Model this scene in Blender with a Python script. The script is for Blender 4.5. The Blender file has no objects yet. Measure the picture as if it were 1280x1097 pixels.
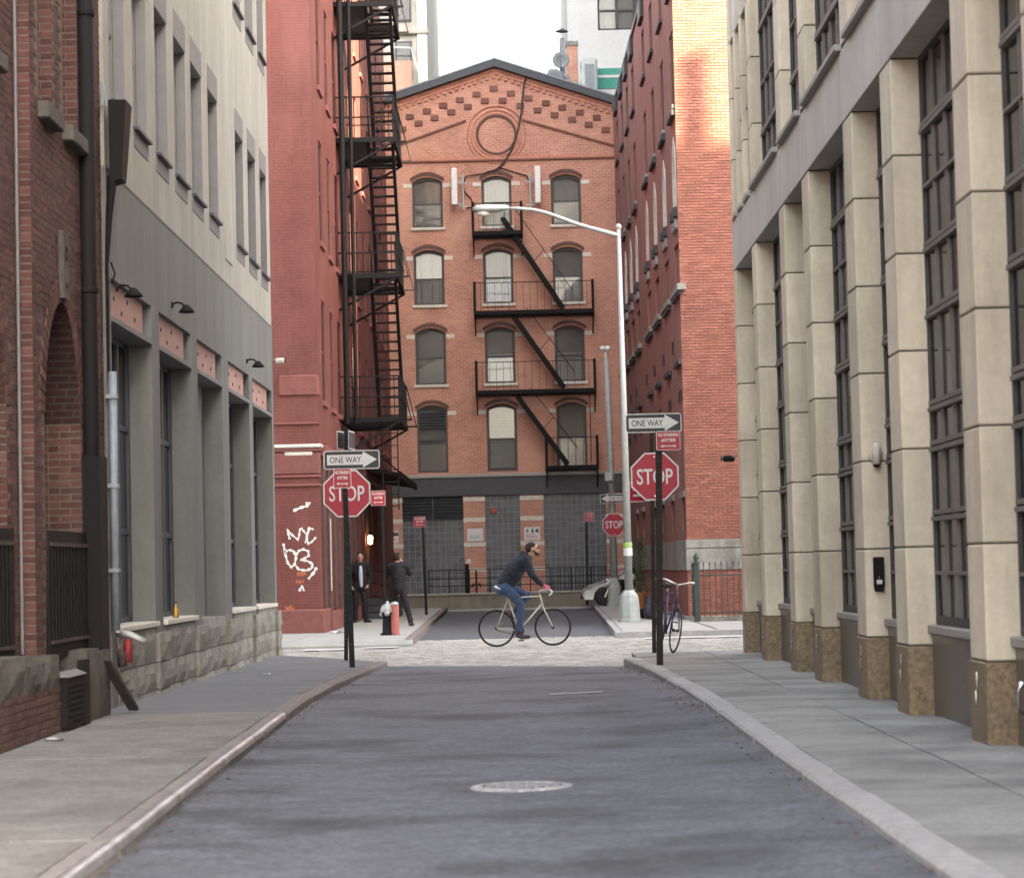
import bpy, math, random
from mathutils import noise as mnoise
from mathutils import Vector, Matrix
random.seed(7)
PI = math.pi
scene = bpy.context.scene
COL = scene.collection

# ------------------------------------------------------------------ camera
cam_d = bpy.data.cameras.new('camera')
cam = bpy.data.objects.new('camera', cam_d)
COL.objects.link(cam)
scene.camera = cam
cam_d.sensor_width = 36.0
cam_d.lens = 84.375
cam_d.clip_start = 0.1
cam_d.clip_end = 2000.0
YAW, PITCH, ROLL = math.radians(0.0815), math.radians(3.027), math.radians(1.3465)
cam.matrix_world = (Matrix.Translation((0, 0, 1.45)) @ Matrix.Rotation(YAW, 4, 'Z') @
                    Matrix.Rotation(PI / 2 + PITCH, 4, 'X') @ Matrix.Rotation(-ROLL, 4, 'Z'))
cam_d.dof.use_dof = True
cam_d.dof.focus_distance = 43.0
cam_d.dof.aperture_fstop = 3.6

# ------------------------------------------------------------------ sky, sun, exposure
SUN_EL, SUN_AZ = math.radians(22.0), math.radians(40.0)   # behind the viewer, to the right
sdir = Vector((math.sin(SUN_AZ) * math.cos(SUN_EL), -math.cos(SUN_AZ) * math.cos(SUN_EL), math.sin(SUN_EL)))
world = bpy.data.worlds.new('World')
scene.world = world
world.use_nodes = True
wn, wl = world.node_tree.nodes, world.node_tree.links
wn.clear()
wo = wn.new('ShaderNodeOutputWorld')
wb = wn.new('ShaderNodeBackground')
sky = wn.new('ShaderNodeTexSky')
sky.sky_type = 'NISHITA'
sky.sun_disc = False
sky.sun_elevation = SUN_EL
sky.sun_rotation = math.atan2(sdir.x, sdir.y)
sky.air_density = 1.0
sky.dust_density = 5.0
sky.ozone_density = 1.0
hs = wn.new('ShaderNodeHueSaturation')
hs.inputs['Saturation'].default_value = 0.45
wl.new(sky.outputs[0], hs.inputs['Color'])
wt = wn.new('ShaderNodeMix'); wt.data_type = 'RGBA'; wt.blend_type = 'MULTIPLY'; wt.inputs[0].default_value = 1.0
wt.inputs[7].default_value = (1.03, 1.0, 0.95, 1.0)
wl.new(hs.outputs[0], wt.inputs[6]); wl.new(wt.outputs[2], wb.inputs[0])
wl.new(wb.outputs[0], wo.inputs[0])
wb.inputs[1].default_value = 0.15
sun_d = bpy.data.lights.new('sun', 'SUN')
sun_d.energy = 4.5
sun_d.angle = math.radians(0.9)
sun_d.color = (1.0, 0.78, 0.52)
sun = bpy.data.objects.new('sun', sun_d)
COL.objects.link(sun)
sun.rotation_euler = sdir.to_track_quat('Z', 'Y').to_euler()
scene.view_settings.view_transform = 'Standard'
scene.view_settings.look = 'None'
scene.view_settings.gamma = 1.0
scene.view_settings.use_curve_mapping = False
scene.view_settings.exposure = 3.25

# ------------------------------------------------------------------ materials
MATS = {}
def lin(c):
    return tuple(((v / 12.92) if v <= 0.04045 else ((v + 0.055) / 1.055) ** 2.4) for v in c)
def _new(name):
    m = bpy.data.materials.new(name)
    m.use_nodes = True
    nt = m.node_tree
    b = nt.nodes['Principled BSDF']
    MATS[name] = m
    return m, nt, b
def _math(nt, op, a, b=None):
    n = nt.nodes.new('ShaderNodeMath'); n.operation = op
    for i, v in enumerate((a, b)):
        if v is None: continue
        if isinstance(v, (int, float)): n.inputs[i].default_value = v
        else: nt.links.new(v, n.inputs[i])
    return n.outputs[0]
def _mix(nt, fac, a, b, mode='MIX'):
    n = nt.nodes.new('ShaderNodeMix'); n.data_type = 'RGBA'; n.blend_type = mode
    for s, v in ((n.inputs[0], fac), (n.inputs[6], a), (n.inputs[7], b)):
        if isinstance(v, (int, float)): s.default_value = v
        elif isinstance(v, tuple): s.default_value = (v[0], v[1], v[2], 1)
        else: nt.links.new(v, s)
    return n.outputs[2]
def _noise(nt, vec, scale, detail=5, rough=0.6, stretch=None):
    if stretch is not None:
        mp = nt.nodes.new('ShaderNodeMapping'); mp.inputs['Scale'].default_value = stretch
        nt.links.new(vec, mp.inputs[0]); vec = mp.outputs[0]
    n = nt.nodes.new('ShaderNodeTexNoise')
    n.inputs['Scale'].default_value = scale; n.inputs['Detail'].default_value = detail
    n.inputs['Roughness'].default_value = rough
    nt.links.new(vec, n.inputs['Vector'])
    return n.outputs[0]
def _ramp(nt, fac, lo, hi):
    n = nt.nodes.new('ShaderNodeMapRange'); n.inputs[1].default_value = lo; n.inputs[2].default_value = hi
    nt.links.new(fac, n.inputs[0])
    return n.outputs[0]
def mat(name, col, rough=0.8, metal=0.0, var=0.18, scale=6.0, bump=0.15, streak=0.0, piece=0.0,
        stain=None, stain_amt=0.0, stain_scale=1.2, spec=0.4, bscale=None, stretch=None, stain_stretch=None, stain_rng=(0.48, 0.72), fine=0.0, fscale=55.0):
    """grained, slightly dirty surface: noise in the colour, streaks, per-piece tint, fine relief"""
    m, nt, b = _new(name)
    tc = nt.nodes.new('ShaderNodeTexCoord')
    v = tc.outputs['Object']
    n1 = _noise(nt, v, scale, 6, 0.65, stretch)
    f = _ramp(nt, n1, 0.3, 0.7)
    lo = tuple(c * (1 - var) for c in col); hi = tuple(min(1, c * (1 + var)) for c in col)
    c = _mix(nt, f, lo, hi)
    nf = _noise(nt, v, scale * 7, 3, 0.7)
    c = _mix(nt, 0.5, c, _mix(nt, _ramp(nt, nf, 0.3, 0.7), (0.78, 0.78, 0.78), (1.0, 1.0, 1.0)), 'MULTIPLY')
    if stain is not None:
        n2 = _noise(nt, v, stain_scale, 6, 0.65, stain_stretch)
        c = _mix(nt, _math(nt, 'MULTIPLY', _ramp(nt, n2, *stain_rng), stain_amt), c, stain)
    if fine > 0:
        ng = _noise(nt, v, fscale, 3, 0.8)
        c = _mix(nt, 1.0, c, _mix(nt, _ramp(nt, ng, 0.32, 0.68), (1-fine, 1-fine, 1-fine), (1.0, 1.0, 1.0)), 'MULTIPLY')
    if streak > 0:
        n3 = _noise(nt, v, 1.0, 6, 0.72, (1.6, 1.6, 0.22))
        c = _mix(nt, _math(nt, 'MULTIPLY', _ramp(nt, n3, 0.42, 0.7), streak), c, (0.35, 0.34, 0.33), 'MULTIPLY')
    if piece > 0:
        oi = nt.nodes.new('ShaderNodeObjectInfo'); ge = nt.nodes.new('ShaderNodeNewGeometry')
        r = _math(nt, 'FRACT', _math(nt, 'ADD', oi.outputs['Random'], ge.outputs['Random Per Island']))
        k = _math(nt, 'ADD', _math(nt, 'MULTIPLY', r, 2 * piece), 1 - piece)
        vm = nt.nodes.new('ShaderNodeVectorMath'); vm.operation = 'SCALE'
        nt.links.new(c, vm.inputs[0]); nt.links.new(k, vm.inputs['Scale'])
        c = vm.outputs[0]
    nt.links.new(c, b.inputs['Base Color'])
    rn = _math(nt, 'ADD', _math(nt, 'MULTIPLY', n1, 0.25), rough - 0.125)
    nt.links.new(rn, b.inputs['Roughness'])
    b.inputs['Metallic'].default_value = metal
    b.inputs['Specular IOR Level'].default_value = spec
    if bump > 0:
        nb = _noise(nt, v, bscale or scale * 6, 4, 0.6, stretch)
        bp = nt.nodes.new('ShaderNodeBump'); bp.inputs['Strength'].default_value = bump
        bp.inputs['Distance'].default_value = 0.01
        nt.links.new(nb, bp.inputs['Height']); nt.links.new(bp.outputs[0], b.inputs['Normal'])
    return m
def brick_mat(name, c1, c2, mortar, bw=0.205, bh=0.066, ms=0.010, bump=0.5, stain=None, stain_amt=0.0, streak=0.0, rough=0.85, bias=0.0):
    m, nt, b = _new(name)
    tc = nt.nodes.new('ShaderNodeTexCoord')
    sp = nt.nodes.new('ShaderNodeSeparateXYZ'); nt.links.new(tc.outputs['Object'], sp.inputs[0])
    cb = nt.nodes.new('ShaderNodeCombineXYZ')
    nt.links.new(_math(nt, 'ADD', sp.outputs[0], sp.outputs[1]), cb.inputs[0]); nt.links.new(sp.outputs[2], cb.inputs[1])
    wv = nt.nodes.new('ShaderNodeTexNoise'); wv.inputs['Scale'].default_value = 3.0
    nt.links.new(tc.outputs['Object'], wv.inputs['Vector'])
    wa = nt.nodes.new('ShaderNodeVectorMath'); wa.operation = 'MULTIPLY_ADD'
    wa.inputs[1].default_value = (0.012, 0.008, 0); 
    nt.links.new(wv.outputs['Color'], wa.inputs[0]); nt.links.new(cb.outputs[0], wa.inputs[2])
    br = nt.nodes.new('ShaderNodeTexBrick')
    br.inputs['Scale'].default_value = 1.0; br.inputs['Mortar Size'].default_value = ms
    br.inputs['Mortar Smooth'].default_value = 0.3; br.inputs['Bias'].default_value = bias
    br.inputs['Brick Width'].default_value = bw; br.inputs['Row Height'].default_value = bh
    br.inputs['Color1'].default_value = (*c1, 1); br.inputs['Color2'].default_value = (*c2, 1); br.inputs['Mortar'].default_value = (*mortar, 1)
    nt.links.new(wa.outputs[0], br.inputs['Vector'])
    v = tc.outputs['Object']
    n1 = _noise(nt, v, 0.9, 6, 0.65)
    c = _mix(nt, 0.55, br.outputs['Color'], _mix(nt, _ramp(nt, n1, 0.3, 0.7), (0.55, 0.53, 0.52), (1.0, 1.0, 1.0)), 'MULTIPLY')
    n4 = _noise(nt, v, 14, 4, 0.6)
    c = _mix(nt, 0.35, c, _mix(nt, _ramp(nt, n4, 0.3, 0.7), (0.5, 0.5, 0.5), (1.0, 1.0, 1.0)), 'MULTIPLY')
    if stain is not None:
        n2 = _noise(nt, v, 0.7, 5, 0.65, (1, 1, 0.5))
        c = _mix(nt, _math(nt, 'MULTIPLY', _ramp(nt, n2, 0.47, 0.7), stain_amt), c, stain)
    if streak > 0:
        n3 = _noise(nt, v, 1.0, 5, 0.7, (3.0, 3.0, 0.2))
        c = _mix(nt, _math(nt, 'MULTIPLY', _ramp(nt, n3, 0.45, 0.7), streak), c, (0.4, 0.38, 0.37), 'MULTIPLY')
    nt.links.new(c, b.inputs['Base Color'])
    b.inputs['Roughness'].default_value = rough
    b.inputs['Specular IOR Level'].default_value = 0.25
    bp = nt.nodes.new('ShaderNodeBump'); bp.inputs['Strength'].default_value = bump; bp.inputs['Distance'].default_value = 0.012
    inv = _math(nt, 'SUBTRACT', 1.0, br.outputs['Fac'])
    hh = _math(nt, 'ADD', inv, _math(nt, 'MULTIPLY', n4, 0.4))
    nt.links.new(hh, bp.inputs['Height']); nt.links.new(bp.outputs[0], b.inputs['Normal'])
    return m
def glass_mat(name, tint, see=0.5, rough=0.05, col=(0.02, 0.022, 0.025)):
    """window pane: partly see-through, mirror-like at a slant"""
    m, nt, b = _new(name)
    b.inputs['Base Color'].default_value = (*col, 1); b.inputs['Roughness'].default_value = rough
    b.inputs['Specular IOR Level'].default_value = 0.22 if see < 0.3 else 1.0
    tr = nt.nodes.new('ShaderNodeBsdfTransparent'); tr.inputs[0].default_value = (*tint, 1)
    mx = nt.nodes.new('ShaderNodeMixShader'); mx.inputs[0].default_value = see
    out = nt.nodes['Material Output']
    nt.links.new(b.outputs[0], mx.inputs[1]); nt.links.new(tr.outputs[0], mx.inputs[2]); nt.links.new(mx.outputs[0], out.inputs[0])
    tc = nt.nodes.new('ShaderNodeTexCoord')
    bp = nt.nodes.new('ShaderNodeBump'); bp.inputs['Strength'].default_value = 0.04
    nt.links.new(_noise(nt, tc.outputs['Object'], 1.3, 2), bp.inputs['Height']); nt.links.new(bp.outputs[0], b.inputs['Normal'])
    return m
def emit_mat(name, col, st):
    m, nt, b = _new(name)
    b.inputs['Base Color'].default_value = (*col, 1)
    b.inputs['Emission Color'].default_value = (*col, 1); b.inputs['Emission Strength'].default_value = st
    return m

mat('asphalt', (0.160, 0.173, 0.200), 0.70, var=0.32, scale=4.5, bump=0.5, bscale=90, stain=(0.032, 0.033, 0.038), stain_amt=0.85, stain_scale=1.1, stretch=(0.6, 1.0, 1.0), stain_stretch=(0.5, 0.62, 1.0), stain_rng=(0.47, 0.66), fine=0.66, fscale=19.0)
mat('asphalt_stub', (0.125, 0.132, 0.145), 0.8, var=0.3, scale=2.5, bump=0.5, bscale=60, fine=0.4, fscale=14.0)
mat('ground', (0.10, 0.10, 0.10), 0.9, var=0.2, scale=0.6)
mat('concrete_walk', (0.345, 0.345, 0.330), 0.85, var=0.16, scale=1.8, bump=0.25, bscale=60, stain=(0.14, 0.14, 0.14), stain_amt=0.85, stain_scale=1.0, stretch=(0.8, 1.2, 1), piece=0.05, stain_stretch=(0.7, 0.8, 1), stain_rng=(0.44, 0.66), fine=0.3, fscale=26.0)
mat('walk_brown', (0.270, 0.262, 0.248), 0.85, var=0.22, scale=3.0, bump=0.3, bscale=70, stain=(0.11, 0.10, 0.09), stain_amt=0.7, stain_scale=1.2, stain_stretch=(0.6, 0.6, 1), fine=0.42, fscale=28.0)
mat('walk_blue', (0.185, 0.190, 0.203), 0.8, var=0.14, scale=2.0, bump=0.3, bscale=70, fine=0.25, fscale=40.0, stain=(0.11, 0.11, 0.12), stain_amt=0.5)
mat('walk_far', (0.36, 0.36, 0.34), 0.85, var=0.15, scale=1.4, bump=0.2, bscale=50, piece=0.05)
mat('kerb_granite', (0.36, 0.355, 0.35), 0.75, var=0.22, scale=9, bump=0.4, piece=0.12)
mat('kerb_red', (0.205, 0.172, 0.160), 0.8, var=0.3, scale=8, bump=0.4, piece=0.15)
mat('kerb_brown', (0.225, 0.205, 0.195), 0.8, var=0.3, scale=7, bump=0.4, piece=0.1)
mat('kerb_steel', (0.62, 0.61, 0.62), 0.38, metal=0.75, var=0.25, scale=5, bump=0.2, stain=(0.12, 0.07, 0.06), stain_amt=0.5, stain_scale=4)
mat('cobble', (0.36, 0.347, 0.315), 0.8, var=0.2, scale=6, bump=0.3, piece=0.18, stain=(0.46, 0.45, 0.42), stain_amt=0.6, stain_scale=0.6)
mat('cobble_bed', (0.38, 0.365, 0.335), 0.95, var=0.2)
mat('road_paint', (0.62, 0.62, 0.60), 0.7, var=0.2, scale=14, bump=0.1)
mat('worn_paint', (0.58, 0.58, 0.58), 0.7, var=0.35, scale=9, bump=0.1, fine=0.6, fscale=30, stain=(0.16, 0.165, 0.175), stain_amt=0.8, stain_scale=6)
mat('cast_iron', (0.22, 0.22, 0.225), 0.5, metal=0.7, var=0.25, scale=20)
mat('limestone', (0.66, 0.585, 0.460), 0.75, var=0.08, scale=2.5, bump=0.12, bscale=30, streak=0.45, piece=0.11, stain=(0.44, 0.365, 0.270), stain_amt=0.5, stain_scale=1.3)
mat('limestone_band', (0.50, 0.475, 0.440), 0.75, var=0.06, scale=2.5, bump=0.12, streak=0.3, piece=0.04)
mat('granite_brown', (0.215, 0.160, 0.098), 0.42, var=0.5, scale=26, bump=0.15, piece=0.08, stain=(0.06, 0.05, 0.04), stain_amt=0.5, stain_scale=3)
mat('granite_smooth', (0.120, 0.105, 0.092), 0.35, var=0.25, scale=30, bump=0.06, piece=0.1)
mat('sill_stone', (0.33, 0.315, 0.29), 0.75, var=0.12, scale=8, bump=0.2)
mat('joint_dark', (0.035, 0.030, 0.027), 0.9, var=0.2)
mat('bronze_frame', (0.060, 0.058, 0.058), 0.6, metal=0.0, var=0.2, scale=10)
mat('grey_bar', (0.165, 0.152, 0.142), 0.6, var=0.15, scale=12)
glass_mat('dark_glass', (0.5, 0.52, 0.55), 0.15, 0.12, (0.012, 0.014, 0.020))
mat('room_dark', (0.020, 0.019, 0.020), 0.9, var=0.2)
mat('render_beige', (0.380, 0.365, 0.320), 0.85, var=0.10, scale=1.8, bump=0.2, bscale=45, streak=0.35, stain=(0.30, 0.26, 0.21), stain_amt=0.3, stain_scale=0.9)
mat('render_grey', (0.170, 0.173, 0.166), 0.8, var=0.10, scale=1.6, bump=0.2, bscale=45, streak=0.35)
mat('grey_trim', (0.185, 0.178, 0.180), 0.75, var=0.1, scale=5, bump=0.1)
mat('pink_panel', (0.44, 0.26, 0.215), 0.75, var=0.12, scale=7, bump=0.1, streak=0.3)
mat('navy_frame', (0.045, 0.050, 0.068), 0.5, var=0.15)
glass_mat('blue_glass', (0.55, 0.6, 0.68), 0.08, 0.35, (0.105, 0.120, 0.150))
mat('dirty_stone', (0.095, 0.086, 0.074), 0.9, var=0.35, scale=7, bump=0.9, bscale=22, piece=0.2, stain=(0.035, 0.032, 0.03), stain_amt=0.8, stain_scale=2.2)
mat('brick_grime_shade', (0.105, 0.048, 0.040), 0.9, var=0.35, scale=18, bump=0.5, piece=0.35, stain=(0.05, 0.04, 0.036), stain_amt=0.8, stain_scale=1.5)
mat('rough_stone', (0.250, 0.238, 0.205), 0.85, var=0.28, scale=9, bump=0.9, bscale=22, piece=0.14, stain=(0.09, 0.085, 0.075), stain_amt=0.6, stain_scale=3)
mat('mortar_grey', (0.16, 0.152, 0.14), 0.95, var=0.15, bump=0.3)
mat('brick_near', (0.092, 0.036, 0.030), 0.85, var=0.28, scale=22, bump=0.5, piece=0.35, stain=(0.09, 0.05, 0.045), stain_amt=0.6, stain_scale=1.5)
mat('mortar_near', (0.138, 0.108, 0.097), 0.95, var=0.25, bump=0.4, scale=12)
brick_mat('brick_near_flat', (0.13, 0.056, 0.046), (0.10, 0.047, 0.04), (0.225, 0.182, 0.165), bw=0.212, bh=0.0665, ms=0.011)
brick_mat('brick_near_shaded', (0.06, 0.028, 0.023), (0.05, 0.024, 0.02), (0.07, 0.055, 0.048))
mat('black_iron', (0.010, 0.009, 0.010), 0.75, metal=0.0, spec=0.2, var=0.3, scale=10)
mat('dark_metal', (0.010, 0.009, 0.0095), 0.75, metal=0.0, spec=0.2, var=0.3, scale=5)
mat('galvanised', (0.27, 0.305, 0.345), 0.55, metal=0.2, var=0.15, scale=9)
mat('rust_iron', (0.055, 0.042, 0.038), 0.8, var=0.4, scale=8)
brick_mat('painted_brick', (0.222, 0.078, 0.066), (0.208, 0.072, 0.060), (0.182, 0.063, 0.053), bump=0.35, stain=(0.245, 0.102, 0.088), stain_amt=0.5, streak=0.2, rough=0.7)
mat('painted_stone', (0.205, 0.074, 0.062), 0.75, var=0.18, scale=7, bump=0.9, bscale=14)
mat('painted_trim', (0.215, 0.078, 0.066), 0.7, var=0.1, scale=6, bump=0.2, stain=(0.42, 0.32, 0.28), stain_amt=0.0)
mat('white_worn', (0.62, 0.58, 0.53), 0.8, var=0.2, scale=10, bump=0.3)
mat('orange_wash', (0.42, 0.13, 0.06), 0.8, var=0.3, scale=14)
mat('storefront', (0.095, 0.045, 0.042), 0.7, var=0.3, scale=6, bump=0.3, streak=0.4)
brick_mat('brick_facing', (0.60, 0.275, 0.190), (0.47, 0.200, 0.142), (0.60, 0.420, 0.335), bw=0.21, bh=0.075, ms=0.010, bump=0.3, stain=(0.62, 0.36, 0.265), stain_amt=0.45)
mat('brick_trim', (0.47, 0.215, 0.15), 0.85, var=0.2, scale=9, bump=0.4, piece=0.1)
mat('brick_dark', (0.165, 0.075, 0.060), 0.85, var=0.2, scale=9, bump=0.4, piece=0.15)
mat('lintel_brown', (0.120, 0.068, 0.056), 0.85, var=0.2, scale=9, bump=0.3)
mat('pale_stone', (0.60, 0.56, 0.49), 0.8, var=0.15, scale=9, bump=0.2, piece=0.06)
mat('slate', (0.050, 0.056, 0.066), 0.6, var=0.2, scale=5)
mat('roof_tin', (0.20, 0.22, 0.24), 0.5, var=0.2, scale=5)
mat('shop_panel', (0.055, 0.058, 0.066), 0.55, var=0.2, scale=3)
mat('glass_block', (0.092, 0.098, 0.112), 0.38, var=0.25, scale=5, bump=0.15, piece=0.25)
mat('block_joint', (0.30, 0.305, 0.315), 0.8, var=0.2)
mat('dock_concrete', (0.225, 0.200, 0.155), 0.9, var=0.2, scale=3, bump=0.3, streak=0.5)
glass_mat('house_glass', (0.9, 0.91, 0.89), 0.60, 0.04, (0.20, 0.20, 0.195))
mat('blind_white', (0.74, 0.73, 0.70), 0.8, var=0.1, scale=20)
mat('blind_warm', (0.44, 0.38, 0.26), 0.8, var=0.2, scale=12)
mat('room_grey', (0.10, 0.095, 0.09), 0.9, var=0.4, scale=2.5)
mat('brick_red_side', (0.290, 0.145, 0.120), 0.85, var=0.16, scale=3, bump=0.5, bscale=26, streak=0.45, stain=(0.36, 0.12, 0.09), stain_amt=0.55, stain_scale=0.8)
mat('brick_red_piece', (0.285, 0.112, 0.082), 0.85, var=0.25, scale=18, bump=0.4, piece=0.2, stain=(0.24, 0.095, 0.07), stain_amt=0.5, stain_scale=1.2)
mat('mortar_red', (0.34, 0.215, 0.170), 0.95, var=0.2)
mat('old_stone', (0.30, 0.295, 0.270), 0.85, var=0.3, scale=5, bump=0.5, streak=0.7)
mat('green_iron', (0.050, 0.062, 0.055), 0.6, metal=0.2, var=0.3, scale=12)
mat('aluminium_paint', (0.36, 0.385, 0.375), 0.45, metal=0.25, var=0.12, scale=9, streak=0.1)
mat('pole_green', (0.38, 0.41, 0.40), 0.55, var=0.15, scale=9, stain=(0.2, 0.24, 0.23), stain_amt=0.4, stain_scale=6)
mat('sticker_green', (0.30, 0.46, 0.14), 0.6, var=0.1)
mat('white_paint', (0.72, 0.71, 0.69), 0.5, var=0.08, scale=12)
mat('sign_white', (0.62, 0.61, 0.60), 0.45, var=0.08, scale=10, bump=0.0)
mat('sign_black', (0.022, 0.024, 0.030), 0.45, var=0.2, bump=0.0)
mat('sign_red', (0.36, 0.012, 0.030), 0.42, var=0.10, scale=6, bump=0.0)
mat('post_brown', (0.028, 0.023, 0.020), 0.75, spec=0.2, metal=0.0, var=0.35, scale=14)
mat('post_green', (0.014, 0.019, 0.018), 0.75, spec=0.2, metal=0.0, var=0.3, scale=14)
mat('black_suit', (0.010, 0.010, 0.012), 0.9, var=0.2, scale=30, bump=0.3)
mat('charcoal', (0.014, 0.014, 0.017), 0.9, var=0.2, scale=30, bump=0.3)
mat('navy_jacket', (0.012, 0.015, 0.023), 0.85, var=0.25, scale=25, bump=0.4)
mat('denim', (0.035, 0.060, 0.120), 0.9, var=0.22, scale=18, bump=0.4)
mat('shirt_blue', (0.42, 0.46, 0.56), 0.9, var=0.1, scale=20)
mat('white_cloth', (0.62, 0.62, 0.62), 0.9, var=0.1)
mat('skin', (0.40, 0.225, 0.155), 0.6, var=0.1, scale=20, bump=0.05)
mat('hair', (0.018, 0.013, 0.010), 0.8, var=0.3, scale=60, bump=0.5)
mat('shoe_black', (0.02, 0.02, 0.02), 0.5, var=0.2)
mat('maroon', (0.13, 0.02, 0.035), 0.8, var=0.2)
mat('glove_pink', (0.46, 0.10, 0.16), 0.8, var=0.2)
mat('eye_dark', (0.02, 0.015, 0.012), 0.4, var=0.1)
mat('bike_cream', (0.46, 0.43, 0.36), 0.4, var=0.1)
mat('rubber', (0.022, 0.022, 0.024), 0.75, var=0.2)
mat('chrome', (0.62, 0.62, 0.63), 0.25, metal=0.9, var=0.1)
mat('violet_frame', (0.055, 0.045, 0.11), 0.4, var=0.2)
mat('hydrant_silver', (0.40, 0.40, 0.38), 0.5, metal=0.5, var=0.2, scale=10)
mat('bollard_red', (0.36, 0.105, 0.085), 0.7, var=0.25, scale=14)
mat('car_white', (0.72, 0.72, 0.70), 0.3, var=0.04, bump=0.0, spec=0.6)
mat('terracotta', (0.36, 0.13, 0.06), 0.8, var=0.2)
mat('leaf', (0.060, 0.085, 0.035), 0.6, var=0.4, scale=20, piece=0.45)
mat('brass', (0.45, 0.27, 0.06), 0.4, metal=0.6, var=0.2)
mat('valve_red', (0.28, 0.03, 0.035), 0.6, var=0.2)
mat('back_cream', (0.42, 0.40, 0.36), 0.85, var=0.25, scale=1.2, streak=0.4, bump=0.3)
mat('back_white', (0.62, 0.615, 0.605), 0.85, var=0.05, scale=1, streak=0.1)
mat('green_paint', (0.05, 0.27, 0.20), 0.6, var=0.15)
mat('paper', (0.6, 0.6, 0.6), 0.9, var=0.1)
mat('dead_leaf', (0.20, 0.105, 0.06), 0.9, var=0.4, scale=3, bump=0.0, piece=0.5)
emit_mat('lamp_glow', (1.0, 0.55, 0.18), 6.0)

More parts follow.
